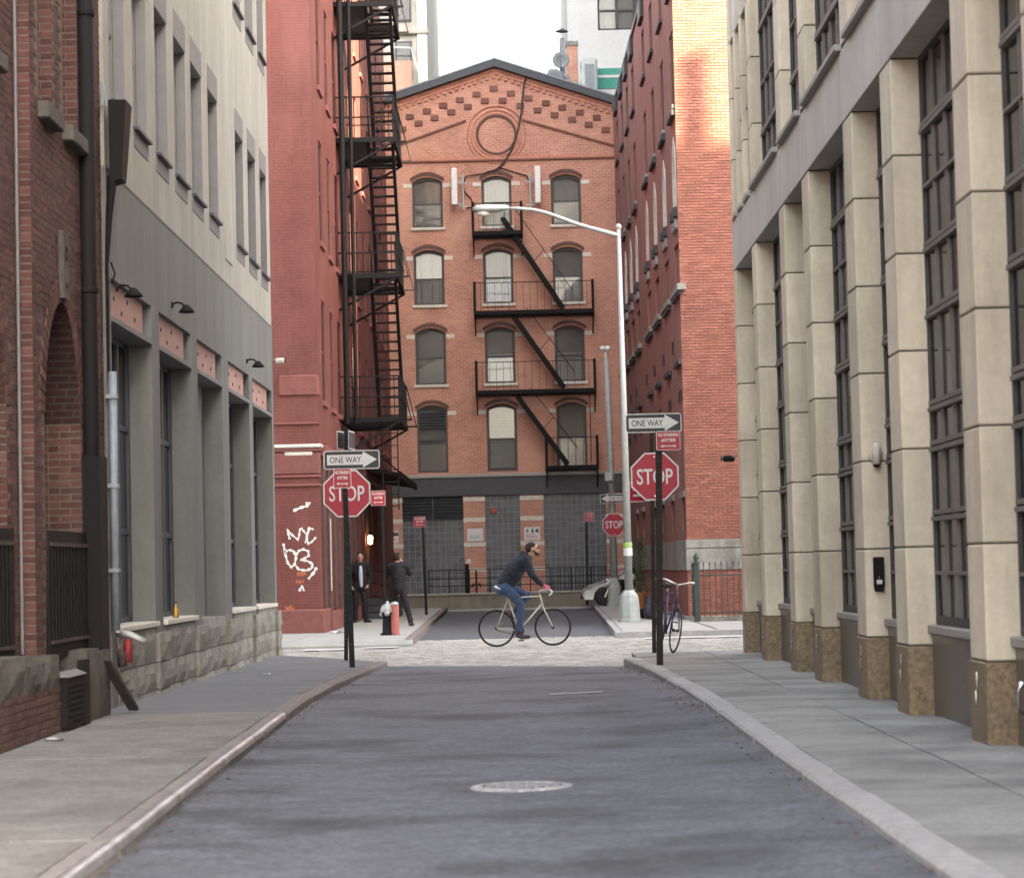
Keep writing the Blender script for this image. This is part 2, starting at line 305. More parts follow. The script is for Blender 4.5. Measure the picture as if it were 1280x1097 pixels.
# ------------------------------------------------------------------ mesh helpers
ORG = {}
class MB:
    def __init__(s): s.v = []; s.f = []
    def add(s, vs, fs):
        o = len(s.v); s.v += [tuple(p) for p in vs]; s.f += [tuple(i + o for i in f) for f in fs]; return s
    def box(s, x0, x1, y0, y1, z0, z1):
        return s.add([(x0,y0,z0),(x1,y0,z0),(x1,y1,z0),(x0,y1,z0),(x0,y0,z1),(x1,y0,z1),(x1,y1,z1),(x0,y1,z1)],
                     [(0,3,2,1),(4,5,6,7),(0,1,5,4),(1,2,6,5),(2,3,7,6),(3,0,4,7)])
    def cbox(s, x0, x1, y0, y1, z0, z1, b=0.01):
        """box with chamfered edges"""
        c = ((x0+x1)/2, (y0+y1)/2, (z0+z1)/2); h = ((x1-x0)/2, (y1-y0)/2, (z1-z0)/2)
        b = min(b, min(h) * 0.9)
        vs = []; idx = {}
        for sx in (-1, 1):
            for sy in (-1, 1):
                for sz in (-1, 1):
                    sg = (sx, sy, sz)
                    for a in range(3):
                        p = [c[k] + sg[k] * (h[k] if k == a else h[k] - b) for k in range(3)]
                        idx[(sg, a)] = len(vs); vs.append(p)
        fs = []
        def fc(ids):
            p = [Vector(vs[i]) for i in ids]
            n = (p[1]-p[0]).cross(p[2]-p[0]); m = sum(p, Vector()) / len(p) - Vector(c)
            fs.append(tuple(ids) if n.dot(m) > 0 else tuple(reversed(ids)))
        for a in range(3):
            o1, o2 = [k for k in range(3) if k != a]
            for sa in (-1, 1):
                q = []
                for (s1, s2) in ((-1,-1),(1,-1),(1,1),(-1,1)):
                    sg = [0,0,0]; sg[a] = sa; sg[o1] = s1; sg[o2] = s2; q.append(idx[(tuple(sg), a)])
                fc(q)
            for s1 in (-1, 1):
                for s2 in (-1, 1):
                    g0 = [0,0,0]; g0[o1] = s1; g0[o2] = s2; g1 = list(g0); g0[a] = -1; g1[a] = 1
                    fc([idx[(tuple(g0), o1)], idx[(tuple(g1), o1)], idx[(tuple(g1), o2)], idx[(tuple(g0), o2)]])
        for sx in (-1, 1):
            for sy in (-1, 1):
                for sz in (-1, 1): fc([idx[((sx,sy,sz), a)] for a in range(3)])
        return s.add(vs, fs)
    def hexa(s, b, t):
        """box from four bottom and four top corners (counter-clockwise from above)"""
        return s.add(list(b) + list(t), [(3,2,1,0),(4,5,6,7),(0,1,5,4),(1,2,6,5),(2,3,7,6),(3,0,4,7)])
    def poly(s, pts, axis, a0, a1):
        """extrude a 2-D outline along an axis; pts are (u, v): axis x->(y,z), y->(x,z), z->(x,y)"""
        n = len(pts)
        def P(u, v, a): return {'x': (a, u, v), 'y': (u, a, v), 'z': (u, v, a)}[axis]
        vs = [P(u, v, a0) for u, v in pts] + [P(u, v, a1) for u, v in pts]
        fs = [tuple(range(n)), tuple(range(2*n-1, n-1, -1))] + [(i, i+n, (i+1) % n + n, (i+1) % n) for i in range(n)]
        ar = sum(pts[i][0]*pts[(i+1) % n][1] - pts[(i+1) % n][0]*pts[i][1] for i in range(n))
        flip = (ar > 0) == (a1 > a0)
        if axis == 'y': flip = not flip
        if flip: fs = [tuple(reversed(f)) for f in fs]
        return s.add(vs, fs)
    def tube(s, pts, r, n=8, closed=False, caps=True):
        pts = [Vector(p) for p in pts]; m = len(pts)
        rs = r if isinstance(r, (list, tuple)) else [r] * m
        vs = []; fs = []; prev = None
        for i, p in enumerate(pts):
            if closed: t = pts[(i+1) % m] - pts[i-1]
            else: t = pts[min(i+1, m-1)] - pts[max(i-1, 0)]
            t.normalize()
            if prev is None:
                u = t.cross(Vector((0, 0, 1)))
                if u.length < 0.01: u = t.cross(Vector((0, 1, 0)))
            else: u = prev - t * prev.dot(t)
            u.normalize(); prev = u; w = t.cross(u)
            for k in range(n):
                a = 2 * PI * k / n
                vs.append(p + (u * math.cos(a) + w * math.sin(a)) * rs[i])
        for i in range(m if closed else m - 1):
            j = (i + 1) % m
            for k in range(n):
                l = (k + 1) % n
                fs.append((i*n+k, i*n+l, j*n+l, j*n+k))
        if caps and not closed:
            fs.append(tuple(reversed(range(n)))); fs.append(tuple(range((m-1)*n, m*n)))
        return s.add(vs, fs)
    def bar(s, p0, p1, w, h=None):
        """square-section bar between two points"""
        h = h or w
        p0 = Vector(p0); p1 = Vector(p1); t = (p1 - p0).normalized()
        u = t.cross(Vector((0, 0, 1)))
        if u.length < 0.01: u = Vector((1, 0, 0))
        u.normalize(); q = u.cross(t).normalized()
        vs = []
        for p in (p0, p1):
            for a, b in ((-1,-1),(1,-1),(1,1),(-1,1)): vs.append(p + u * a * w / 2 + q * b * h / 2)
        return s.add(vs, [(0,1,2,3),(7,6,5,4),(0,4,5,1),(1,5,6,2),(2,6,7,3),(3,7,4,0)])
    def lathe(s, prof, c, n=16, ax='z', squash=1.0):
        vs = []; m = len(prof)
        for r, z in prof:
            for k in range(n):
                a = 2 * PI * k / n; u, w = r * math.cos(a), r * math.sin(a) * squash
                vs.append({'z': (c[0]+u, c[1]+w, c[2]+z), 'y': (c[0]+u, c[1]+z, c[2]+w), 'x': (c[0]+z, c[1]+u, c[2]+w)}[ax])
        fs = []
        for i in range(m - 1):
            for k in range(n):
                l = (k + 1) % n; f = (i*n+k, i*n+l, (i+1)*n+l, (i+1)*n+k)
                fs.append(f if ax != 'y' else tuple(reversed(f)))
        for e in (0, m - 1):
            if prof[e][0] > 1e-5:
                f = tuple(range(e*n, e*n+n)); flip = (e == 0) != (ax == 'y')
                fs.append(tuple(reversed(f)) if flip else f)
        return s.add(vs, fs)
    def ball(s, c, r, n=10, m=7):
        rx, ry, rz = r if isinstance(r, (list, tuple)) else (r, r, r)
        vs = [(c[0], c[1], c[2]-rz)]
        for i in range(1, m):
            p = -PI/2 + PI*i/m
            for k in range(n):
                a = 2*PI*k/n; vs.append((c[0]+rx*math.cos(p)*math.cos(a), c[1]+ry*math.cos(p)*math.sin(a), c[2]+rz*math.sin(p)))
        vs.append((c[0], c[1], c[2]+rz)); L = len(vs)-1; fs = []
        for k in range(n):
            l = (k+1) % n
            fs.append((0, 1+l, 1+k)); fs.append((L, L-n+k, L-n+l))
            for i in range(m-2): fs.append((1+i*n+k, 1+i*n+l, 1+(i+1)*n+l, 1+(i+1)*n+k))
        return s.add(vs, fs)
    def wall(s, axis, front, back, u0, u1, z0, z1, holes=()):
        """solid wall slab with rectangular openings; axis 'x' = wall plane x=front, u is y; 'y' = plane y=front, u is x"""
        us = sorted({u0, u1, *[max(u0, min(u1, h[i])) for h in holes for i in (0, 1)]})
        zs = sorted({z0, z1, *[max(z0, min(z1, h[i])) for h in holes for i in (2, 3)]})
        def solid(i, j):
            if i < 0 or j < 0 or i >= len(us)-1 or j >= len(zs)-1: return False
            a, b = (us[i]+us[i+1])/2, (zs[j]+zs[j+1])/2
            return not any(h[0] < a < h[1] and h[2] < b < h[3] for h in holes)
        def P(u, z, d): return (d, u, z) if axis == 'x' else (u, d, z)
        quads = []
        for i in range(len(us)-1):
            for j in range(len(zs)-1):
                if not solid(i, j): continue
                a, b, c, d = us[i], us[i+1], zs[j], zs[j+1]
                quads.append(([P(a,c,front),P(b,c,front),P(b,d,front),P(a,d,front)], P((a+b)/2,(c+d)/2,2*front-back)))
                quads.append(([P(a,c,back),P(b,c,back),P(b,d,back),P(a,d,back)], P((a+b)/2,(c+d)/2,2*back-front)))
                m = (front+back)/2
                for (di, dj, e0, e1, q) in ((-1,0,(a,c),(a,d),(a-1,(c+d)/2)), (1,0,(b,c),(b,d),(b+1,(c+d)/2)), (0,-1,(a,c),(b,c),((a+b)/2,c-1)), (0,1,(a,d),(b,d),((a+b)/2,d+1))):
                    if not solid(i+di, j+dj):
                        quads.append(([P(*e0,front),P(*e1,front),P(*e1,back),P(*e0,back)], P(*q, m)))
        for pts, out in quads:
            p = [Vector(x) for x in pts]; n = (p[1]-p[0]).cross(p[2]-p[0]); cc = sum(p, Vector())/4
            if n.dot(Vector(out)-cc) < 0: pts = pts[::-1]
            s.add(pts, [(0,1,2,3)])
        return s
    def mesh(s, name):
        me = bpy.data.meshes.new(name); me.from_pydata(s.v, [], s.f); me.update(); return me
    def build(s, name, m, parent=None, smooth=False, label=None, kind=None):
        me = s.mesh(name)
        if smooth: me.polygons.foreach_set('use_smooth', [True] * len(me.polygons))
        return put(name, me, m, parent, label=label, kind=kind)

def put(name, me, m, parent=None, loc=(0, 0, 0), rz=0.0, label=None, kind=None):
    """link a mesh as one object; the mesh is in scene coordinates unless its thing was made with local=True"""
    o = bpy.data.objects.new(name, me); COL.objects.link(o)
    if m is not None and not me.materials: me.materials.append(MATS[m] if isinstance(m, str) else m)
    o.location = loc; o.rotation_euler[2] = rz
    if parent is not None:
        o.parent = parent
        if parent.name in ORG: o.matrix_parent_inverse = Matrix.Translation(-Vector(ORG[parent.name]))
        elif parent.type == 'MESH' and (loc != (0, 0, 0) or True):
            o.matrix_parent_inverse = parent_inv(parent)
    if label: o['label'] = label
    if kind: o['kind'] = kind
    return o
def parent_inv(p):
    return (Matrix.Translation(p.location) @ Matrix.Rotation(p.rotation_euler[2], 4, 'Z')).inverted()
def thing(name, label, cat, loc, rz=0.0, group=None, local=False):
    o = bpy.data.objects.new(name, None); COL.objects.link(o)
    o.location = loc; o.rotation_euler[2] = rz; o['label'] = label; o['category'] = cat
    o.empty_display_size = 0.2
    if group: o['group'] = group
    if not local: ORG[o.name] = tuple(loc)
    return o
def tag(o, label, cat, group=None):
    o['label'] = label; o['category'] = cat
    if group: o['group'] = group
    return o
def struct(o): o['kind'] = 'structure'; return o

def text_mesh(txt, w, h, cx, cz, y, bold=0.0, thick=0.003):
    """flat lettering in the x-z plane facing -y, fitted into a w x h box centred at (cx, cz)"""
    cu = bpy.data.curves.new('lettering', 'FONT'); cu.body = txt; cu.align_x = 'CENTER'; cu.offset = bold; cu.extrude = 0.0
    cu.resolution_u = 3
    ob = bpy.data.objects.new('lettering', cu); COL.objects.link(ob)
    dg = bpy.context.evaluated_depsgraph_get()
    me = bpy.data.meshes.new_from_object(ob.evaluated_get(dg))
    bpy.data.objects.remove(ob); bpy.data.curves.remove(cu)
    xs = [v.co.x for v in me.vertices]; ys = [v.co.y for v in me.vertices]
    x0, x1, y0, y1 = min(xs), max(xs), min(ys), max(ys)
    for v in me.vertices:
        v.co = ((v.co.x - (x0+x1)/2) / (x1-x0) * w + cx, y, (v.co.y - (y0+y1)/2) / (y1-y0) * h + cz)
    me.materials.clear()
    return me

def blob(name, m, parent, shapes, voxel=0.014, smooth=6, loc=(0, 0, 0), label=None, folds=0.0):
    """one continuous skin over tapered limbs and balls"""
    b = MB()
    for sh in shapes:
        if sh[0] == 'b': b.ball(sh[1], sh[2], 14, 10)
        else:
            pts, rs = sh[1], sh[2]
            b.tube(pts, list(rs), 12)
            for p, r in zip(pts, rs): b.ball(p, r, 12, 8)
    me = b.mesh(name)
    ob = bpy.data.objects.new(name, me); COL.objects.link(ob)
    rm = ob.modifiers.new('r', 'REMESH'); rm.mode = 'VOXEL'; rm.voxel_size = voxel
    sm = ob.modifiers.new('s', 'SMOOTH'); sm.iterations = smooth; sm.factor = 0.5
    dg = bpy.context.evaluated_depsgraph_get()
    out = bpy.data.meshes.new_from_object(ob.evaluated_get(dg)); out.name = name
    bpy.data.objects.remove(ob)
    if folds:
        off = [v.normal.copy() * folds * (mnoise.noise(Vector((v.co.x*9, v.co.y*9, v.co.z*16))) + 0.6 * mnoise.noise(v.co * 27)) for v in out.vertices]
        for v, o_ in zip(out.vertices, off): v.co += o_
    out.polygons.foreach_set('use_smooth', [True] * len(out.polygons)); out.materials.clear()
    return put(name, out, m, parent, label=label)

# ================================================================== GROUND
g = MB().add([(-900,-300,-0.03),(900,-300,-0.03),(900,1500,-0.03),(-900,1500,-0.03)], [(0,1,2,3)]).build('ground', 'ground'); struct(g)
def interp(tab, y):
    if y <= tab[0][0]: return tab[0][1]
    for (a, p), (b, q) in zip(tab, tab[1:]):
        if y <= b: return p + (q-p)*(y-a)/(b-a)
    return tab[-1][1]
KL = [(-30,-1.95),(8,-1.97),(12,-2.03),(17,-2.13),(22,-2.20),(25,-2.25),(30,-2.19),(34,-2.06),(36.1,-1.98)]
KR = [(-30,1.85),(11,1.79),(15.3,1.76),(23.5,1.76),(28,1.69),(31,1.60),(34.1,1.46)]
ZL = [(-30,0.12),(27,0.12),(40.6,0.05)]
ZR = [(-30,0.12),(60,0.12)]
# road surface (edge against the cobbles runs askew)
pts = [(interp(KL, y)-0.05, y) for y in (-30, 0, 8, 12, 17, 22, 25, 30, 34, 36.1)]
pts2 = [(interp(KR, y)+0.05, y) for y in (34.1, 31, 28, 23.5, 15.3, 11, 0, -30)]
allp = pts + pts2
vs, fs = [], []
ry = [-30, 0, 8, 11, 14, 17, 20, 23.5, 26, 28, 30, 32, 34.1]
prof = [(0, .036), (.25, .026), (.5, .028), (.75, .046), (.93, .064), (1, .070)]
def road_z(x, y):
    t = (x-interp(KL, y))/(interp(KR, y)-interp(KL, y)); t = max(0, min(1, t)); e = 1 if y < 27 else max(0, 1-(y-27)/7)
    for (a, p), (b, q) in zip(prof, prof[1:]):
        if t <= b: return (p+(q-p)*(t-a)/(b-a))*e
    return prof[-1][1]*e
for y in ry:
    for t, z in prof:
        x = interp(KL, y)-.05 + t*(interp(KR, y)-interp(KL, y)+.1); vs.append((x, y + (0 if y < 34 else 2.0*(1-t)), road_z(x, y)))
for i in range(len(ry)-1):
    for j in range(5): fs.append((i*6+j, i*6+j+1, i*6+j+7, i*6+j+6))
road = MB().add(vs, fs).build('road', 'asphalt', None, True); struct(road)
# cobbled crossing street: bed and setts
bed = MB().add([(-60,30,-0.012),(60,30,-0.012),(60,48.5,-0.012),(-60,48.5,-0.012)], [(0,1,2,3)]).build('cobbled_street', 'cobble_bed'); struct(bed)
stub = MB().add([(-3.2,48.5,-0.004),(3.6,48.5,-0.004),(3.6,81,-0.004),(-3.2,81,-0.004)], [(0,1,2,3)]).build('side_street', 'asphalt_stub'); struct(stub)
cb = MB()
rc = random.Random(3)
def near_edge(x): return 36.1 + (x+1.98) * (34.1-36.1) / (1.46+1.98)
y = 33.2; row = 0
while y < 48.4:
    x = -9.5 + (row % 2) * 0.11
    while x < 9.5:
        w = 0.19 + rc.random() * 0.05
        yc = y
        ok = yc > near_edge(max(-2.3, min(1.7, x))) + 0.1
        if x < -1.9 and yc < 41.0 and x > -4.3: ok = ok and yc > 36.1 + (-1.98 - x) * 2.2
        if x < -4.1: ok = yc > 41.2
        if x > 1.4: ok = ok and yc > 36.3
        if ok:
            h = rc.uniform(-0.006, 0.006); t1, t2 = rc.uniform(-.004, .004), rc.uniform(-.004, .004); g_ = 0.008
            x0, x1, y0, y1 = x+g_, x+w-g_, y+g_, y+0.125-g_
            zb = -0.011; c = 0.014
            cb.add([(x0,y0,zb),(x1,y0,zb),(x1,y1,zb),(x0,y1,zb),
                    (x0+c,y0+c,h+t1),(x1-c,y0+c,h+t2),(x1-c,y1-c,h-t1),(x0+c,y1-c,h-t2)],
                   [(4,5,6,7),(0,1,5,4),(1,2,6,5),(2,3,7,6),(3,0,4,7)])
        x += w
    y += 0.125; row += 1
cb.build('cobblestones', 'cobble', bed, kind='stuff')

def slab(name, quad, zt, m, parent, label=None, th=0.30):
    """one paving slab from four plan corners"""
    if isinstance(zt, (int, float)): zt = [zt]*4
    c = (sum(q[0] for q in quad)/4, sum(q[1] for q in quad)/4)
    sh = [(c[0]+(q[0]-c[0])*(1-0.014), c[1]+(q[1]-c[1])*(1-0.014)) for q in quad]
    return MB().hexa([(q[0], q[1], -th) for q in sh], [(q[0], q[1], z) for q, z in zip(sh, zt)]).build(name, m, parent, label=label)
# left pavement
wl_ = MB().add([(-6.0,-30,0.06),(-2.42,-30,0.06),(-2.42,36.0,0.03),(-4.4,40.5,0.01),(-6,40.5,0.01)], [(0,1,2,3,4)]).build('pavement_left', 'joint_dark'); struct(wl_)
for a, b, m, lb in [(-30,6,'walk_brown',None),(6,12.2,'walk_brown',None),(12.2,17.66,'walk_brown',None),(17.66,23.1,'walk_brown',None),(23.1,26.4,'walk_blue',None),(26.4,29.6,'walk_blue',None),(29.6,33.0,'walk_blue',None),(33.0,36.0,'walk_blue',None)]:
    slab('paving_slab', [(-4.35,a),(interp(KL,a)-0.15,a),(interp(KL,b)-0.15,b),(-4.35,b)], [interp(ZL,a),interp(ZL,a),interp(ZL,b),interp(ZL,b)], m, wl_)
slab('paving_slab', [(-4.35,36.0),(interp(KL,36)-0.15,36.0),(-3.2,38.6),(-4.35,40.9)], [interp(ZL,36),interp(ZL,36),interp(ZL,38.6),0.05], 'walk_blue', wl_)
# right pavement: two rows of concrete flags
wr = MB().add([(2.05,-30,0.07),(5,-30,0.07),(5,36.0,0.07),(2.05,36.0,0.07)], [(0,1,2,3)]).build('pavement_right', 'joint_dark'); struct(wr)
ys = [-30, 6] + [6 + 1.75*i for i in range(1, 17)] + [36.0]
for a, b in zip(ys, ys[1:]):
    xa, xb = interp(KR, a)+0.19, interp(KR, b)+0.19
    slab('paving_slab', [(xa,a),(2.75,a),(2.75,b),(xb,b)], 0.12 + random.uniform(-.003,.003), 'concrete_walk', wr)
    slab('paving_slab', [(2.75,a),(3.75,a),(3.75,b),(2.75,b)], 0.12 + random.uniform(-.003,.003), 'concrete_walk', wr)
def kerb(name, tab, side, ztab, mf, y0, y1, step, w=0.15):
    k = None; y = y0
    root = MB().box(-0.01, 0.01, 0, 0.02, -0.29, -0.27)
    x0 = interp(tab, y0)
    root = MB().box(x0 + (side*0.02 if side > 0 else -0.13), x0 + (0.13 if side > 0 else -0.02), y0-0.4, y0, -0.29, 0.1).build(name, mf(y0), None); struct(root)
    while y < y1 - 0.01:
        b = min(y + step, y1); g_ = 0.011
        a0, b0 = y+g_, b-g_
        xa, xb = interp(tab, a0), interp(tab, b0); ja, jb = random.uniform(-.008,.008), random.uniform(-.008,.008)
        za, zb = interp(ztab, a0)+0.004+random.uniform(-.006,.004), interp(ztab, b0)+0.004+random.uniform(-.006,.004)
        xa += ja; xb += jb; c = 0.022
        if side < 0: inn, prof = -1, None
        pa = [(xa, -0.25), (xa, za-c), (xa+side*c, za), (xa+side*w, za), (xa+side*w, -0.25)]
        pb = [(xb, -0.25), (xb, zb-c), (xb+side*c, zb), (xb+side*w, zb), (xb+side*w, -0.25)]
        vs = [(x, a0, z) for x, z in pa] + [(x, b0, z) for x, z in pb]
        fs = [(0,1,6,5),(1,2,7,6),(2,3,8,7),(3,4,9,8),(4,3,2,1,0),(5,6,7,8,9)]
        if side > 0: fs = [tuple(reversed(f)) for f in fs]
        MB().add(vs, fs).build('kerb_stone', mf((a0+b0)/2), root)
        y = b
    return root
kl_ = kerb('kerb_left', KL, -1, ZL, lambda y: 'kerb_brown' if y < 23 else 'kerb_red', 4.0, 36.0, 2.7)
for a in (4.0, 7.1, 10.2, 13.3, 16.4, 19.5):
    b = a + 3.08; ns_ = 5; vs = []; fs = []
    for k in range(ns_+1):
        y_ = a+(b-a)*k/ns_; x_ = interp(KL, y_); z_ = interp(ZL, y_) + .010 + random.uniform(-.002, .002)
        vs += [(x_+.006, y_, z_-.05), (x_+.004, y_, z_-.012), (x_-.012, y_, z_), (x_-.055, y_, z_+.001), (x_-.06, y_, z_-.03)]
    for k in range(ns_):
        for j in range(4): fs.append((k*5+j, k*5+j+1, k*5+j+6, k*5+j+5))
    MB().add(vs, fs).build('steel_nosing', 'kerb_steel', kl_, True)
kerb('kerb_right', KR, 1, ZR, lambda y: 'kerb_granite', 4.0, 34.0, 1.6, 0.19)
# end stones of both kerbs, turning into the crossing street
MB().hexa([(1.45,34.02,-.2),(1.62,34.02,-.2),(3.4,36.0,-.2),(3.2,36.15,-.2)], [(1.45,34.02,.10),(1.62,34.02,.124),(3.4,36.0,.124),(3.2,36.15,.08)]).build('kerb_stone', 'kerb_granite', wr)
# far pavements
fl = MB().add([(-12,45,0.08),(-2.05,45,0.08),(-2.35,80,0.08),(-12,80,0.08)], [(0,1,2,3)]).build('pavement_far_left', 'joint_dark'); struct(fl)
fr = MB().add([(1.85,47.2,0.08),(12,47.2,0.08),(12,80,0.08),(2.4,80,0.08)], [(0,1,2,3)]).build('pavement_far_right', 'joint_dark'); struct(fr)
def kx(y): return -2.0 - 0.3*(y-45)/27
def kx2(y): return 1.85 + 0.5*(y-47.2)/30
yy = [45.0, 48.2, 51.4, 55, 59, 63, 67, 71, 75.5, 80]
for a, b in zip(yy, yy[1:]):
    slab('paving_slab', [(-4.3,a),(kx(a)-0.16,a),(kx(b)-0.16,b),(-4.3,b)], 0.12, 'walk_far', fl)
    MB().hexa([(kx(a)-.15,a+.02,-.2),(kx(a),a+.02,-.2),(kx(b),b-.02,-.2),(kx(b)-.15,b-.02,-.2)], [(kx(a)-.15,a+.02,.124),(kx(a)-.02,a+.02,.12),(kx(b)-.02,b-.02,.12),(kx(b)-.15,b-.02,.124)]).build('kerb_stone', 'kerb_red', fl)
for x in (-12, -9.4, -6.8): slab('paving_slab', [(x,45),(x+2.5,45),(x+2.5,51.4),(x,51.4)], 0.12, 'walk_far', fl)
MB().hexa([(-12,44.85,-.2),(-2.0,44.85,-.2),(-2.0,45.0,-.2),(-12,45.0,-.2)], [(-12,44.87,.04),(-2.0,44.87,.04),(-2.0,45.0,.122),(-12,45.0,.122)]).build('kerb_stone', 'walk_far', fl)
yy = [47.2, 50, 53, 56, 60, 64, 68, 72, 76, 80]
for a, b in zip(yy, yy[1:]):
    slab('paving_slab', [(kx2(a)+.16,a),(3.86,a),(3.86,b),(kx2(b)+.16,b)], 0.12, 'walk_far', fr)
    MB().hexa([(kx2(a),a+.02,-.2),(kx2(a)+.15,a+.02,-.2),(kx2(b)+.15,b-.02,-.2),(kx2(b),b-.02,-.2)], [(kx2(a)+.02,a+.02,.12),(kx2(a)+.15,a+.02,.124),(kx2(b)+.15,b-.02,.124),(kx2(b)+.02,b-.02,.12)]).build('kerb_stone', 'kerb_granite', fr)
for x in (3.9, 6.5, 9.1): slab('paving_slab', [(x,47.2),(x+2.55,47.2),(x+2.55,53.5),(x,53.5)], 0.12, 'walk_far', fr)
MB().hexa([(1.85,47.02,-.2),(12,47.02,-.2),(12,47.2,-.2),(1.85,47.2,-.2)], [(1.87,47.04,.11),(12,47.04,.11),(12,47.2,.123),(1.85,47.2,.123)]).build('kerb_stone', 'kerb_granite', fr)
# painted stop lines of the crosswalk, worn
for x0, x1, y0, y1 in [(-5.6,-4.75,44.0,44.6),(-4.0,-3.2,43.3,44.0),(-2.9,-2.3,43.9,44.5),(2.3,4.2,45.6,46.3),(4.6,6.4,45.4,46.1)]:
    MB().add([(x0,y0,0.018),(x1,y0,0.018),(x1+.1,y1,0.018),(x0+.1,y1,0.018)], [(0,1,2,3)]).build('painted_marking', 'road_paint', bed)
MB().add([(0.30,26.25,.044),(0.60,26.22,.050),(0.88,26.2,.060),(0.9,26.42,.060),(0.62,26.45,.050),(0.32,26.48,.044)], [(0,1,4,5),(1,2,3,4)]).build('painted_marking', 'worn_paint', road)
# manhole
mh = thing('manhole_cover', 'round pale iron manhole cover in the middle of the asphalt', 'manhole cover', (-0.01,15.54,0.029))
MB().lathe([(0.0,0.012),(0.24,0.012),(0.245,0.006),(0.25,0.006)], (-0.01,15.54,0.029), 32).build('lid', 'cast_iron', mh)
MB().lathe([(0.262,0.002),(0.262,0.014),(0.325,0.010),(0.335,0.0)], (-0.01,15.54,0.029), 32).build('frame', 'worn_paint', mh)
st = MB()
for i in range(-3, 4):
    for j in range(-3, 4):
        if i*i+j*j < 11: st.cbox(-0.01+i*.062-.02, -0.01+i*.062+.02, 15.54+j*.062-.02, 15.54+j*.062+.02, 0.041, 0.047, .004)
st.build('raised_studs', 'cast_iron', mh, kind='stuff')

# gutter litter: scraps of leaf and grit along both kerbs
gl_ = MB(); rg = random.Random(17)
for k in range(420):
    y = rg.uniform(10, 33); side = rg.random() < .68
    if side: x = interp(KR, y) - abs(rg.gauss(0, .10)) - .01
    else: x = interp(KL, y) + abs(rg.gauss(0, .07)) + .01
    z = road_z(x, y) + .004; s_ = rg.uniform(.006, .024); a = rg.random()*PI
    c_, n_ = math.cos(a)*s_, math.sin(a)*s_
    gl_.add([(x-c_, y-n_, z), (x+n_*.5, y-c_*.5, z+rg.uniform(.0, .012)), (x+c_, y+n_, z+.002), (x-n_*.5, y+c_*.5, z+rg.uniform(0, .012))], [(0, 1, 2, 3)])
lt = gl_.build('gutter_litter', 'dead_leaf'); lt['kind'] = 'stuff'; lt['label'] = 'brown leaf scraps and grit lying in the gutters'; lt['category'] = 'litter'

# ================================================================== PALE STONE BUILDING (right)
X0 = 3.27
pb = thing('office_building', 'pale limestone building with tall piers and dark gridded windows along the right pavement', 'building', (6.0,25.0,0.1))
PIERS = [(11.1,11.7),(14.5,15.1),(16.9,17.5),(20.3,20.9),(22.7,23.3),(26.1,26.7),(28.5,29.05),(31.95,32.45),(34.85,35.2)]
ZJ = [0.70,1.53,2.36,3.19,4.02,4.86,5.695]
UP = [6.50,7.30,8.20,9.05]
for i, (a, b) in enumerate(PIERS):
    pr = MB().box(X0+.012, X0+.40, a+.012, b-.012, 0.1, 9.9).build('pier', 'joint_dark', pb)
    for z0, z1 in zip(ZJ, ZJ[1:]):
        MB().cbox(X0, X0+.30, a, b, z0+.006, z1-.006, .010).build('stone_block', 'limestone', pr)
    MB().cbox(X0-.012, X0+.30, a-.012, b+.012, 0.05, ZJ[0]-.004, .01).build('pier_base', 'granite_brown', pr)
    for z0, z1 in zip(UP, UP[1:]+[9.95]):
        MB().cbox(X0, X0+.30, a, b, z0+.006 if z0 > 6.5 else 6.45, z1-.006, .01).build('stone_block', 'limestone', pr)
    if 16 < a < 34:
        for zc, hh, k in ((0.60,.065,0),(0.47,.06,1)):
            MB().ball((X0-.018, a+.30+.05*k, zc-.04), (.012,.014,hh), 8, 6).build('sky_glint', 'chrome', pr)  # bright beads standing in for sky reflections in the polished granite
for a, b in ((33.18,33.43),(34.08,34.32)):
    pr = MB().box(X0+.012, X0+.30, a+.012, b-.012, 6.45, 9.9).build('pier', 'joint_dark', pb)
    for z0, z1 in zip(UP, UP[1:]+[9.95]): MB().cbox(X0, X0+.22, a, b, z0+.006 if z0 > 6.5 else 6.45, z1-.006, .008).build('stone_block', 'limestone', pr)
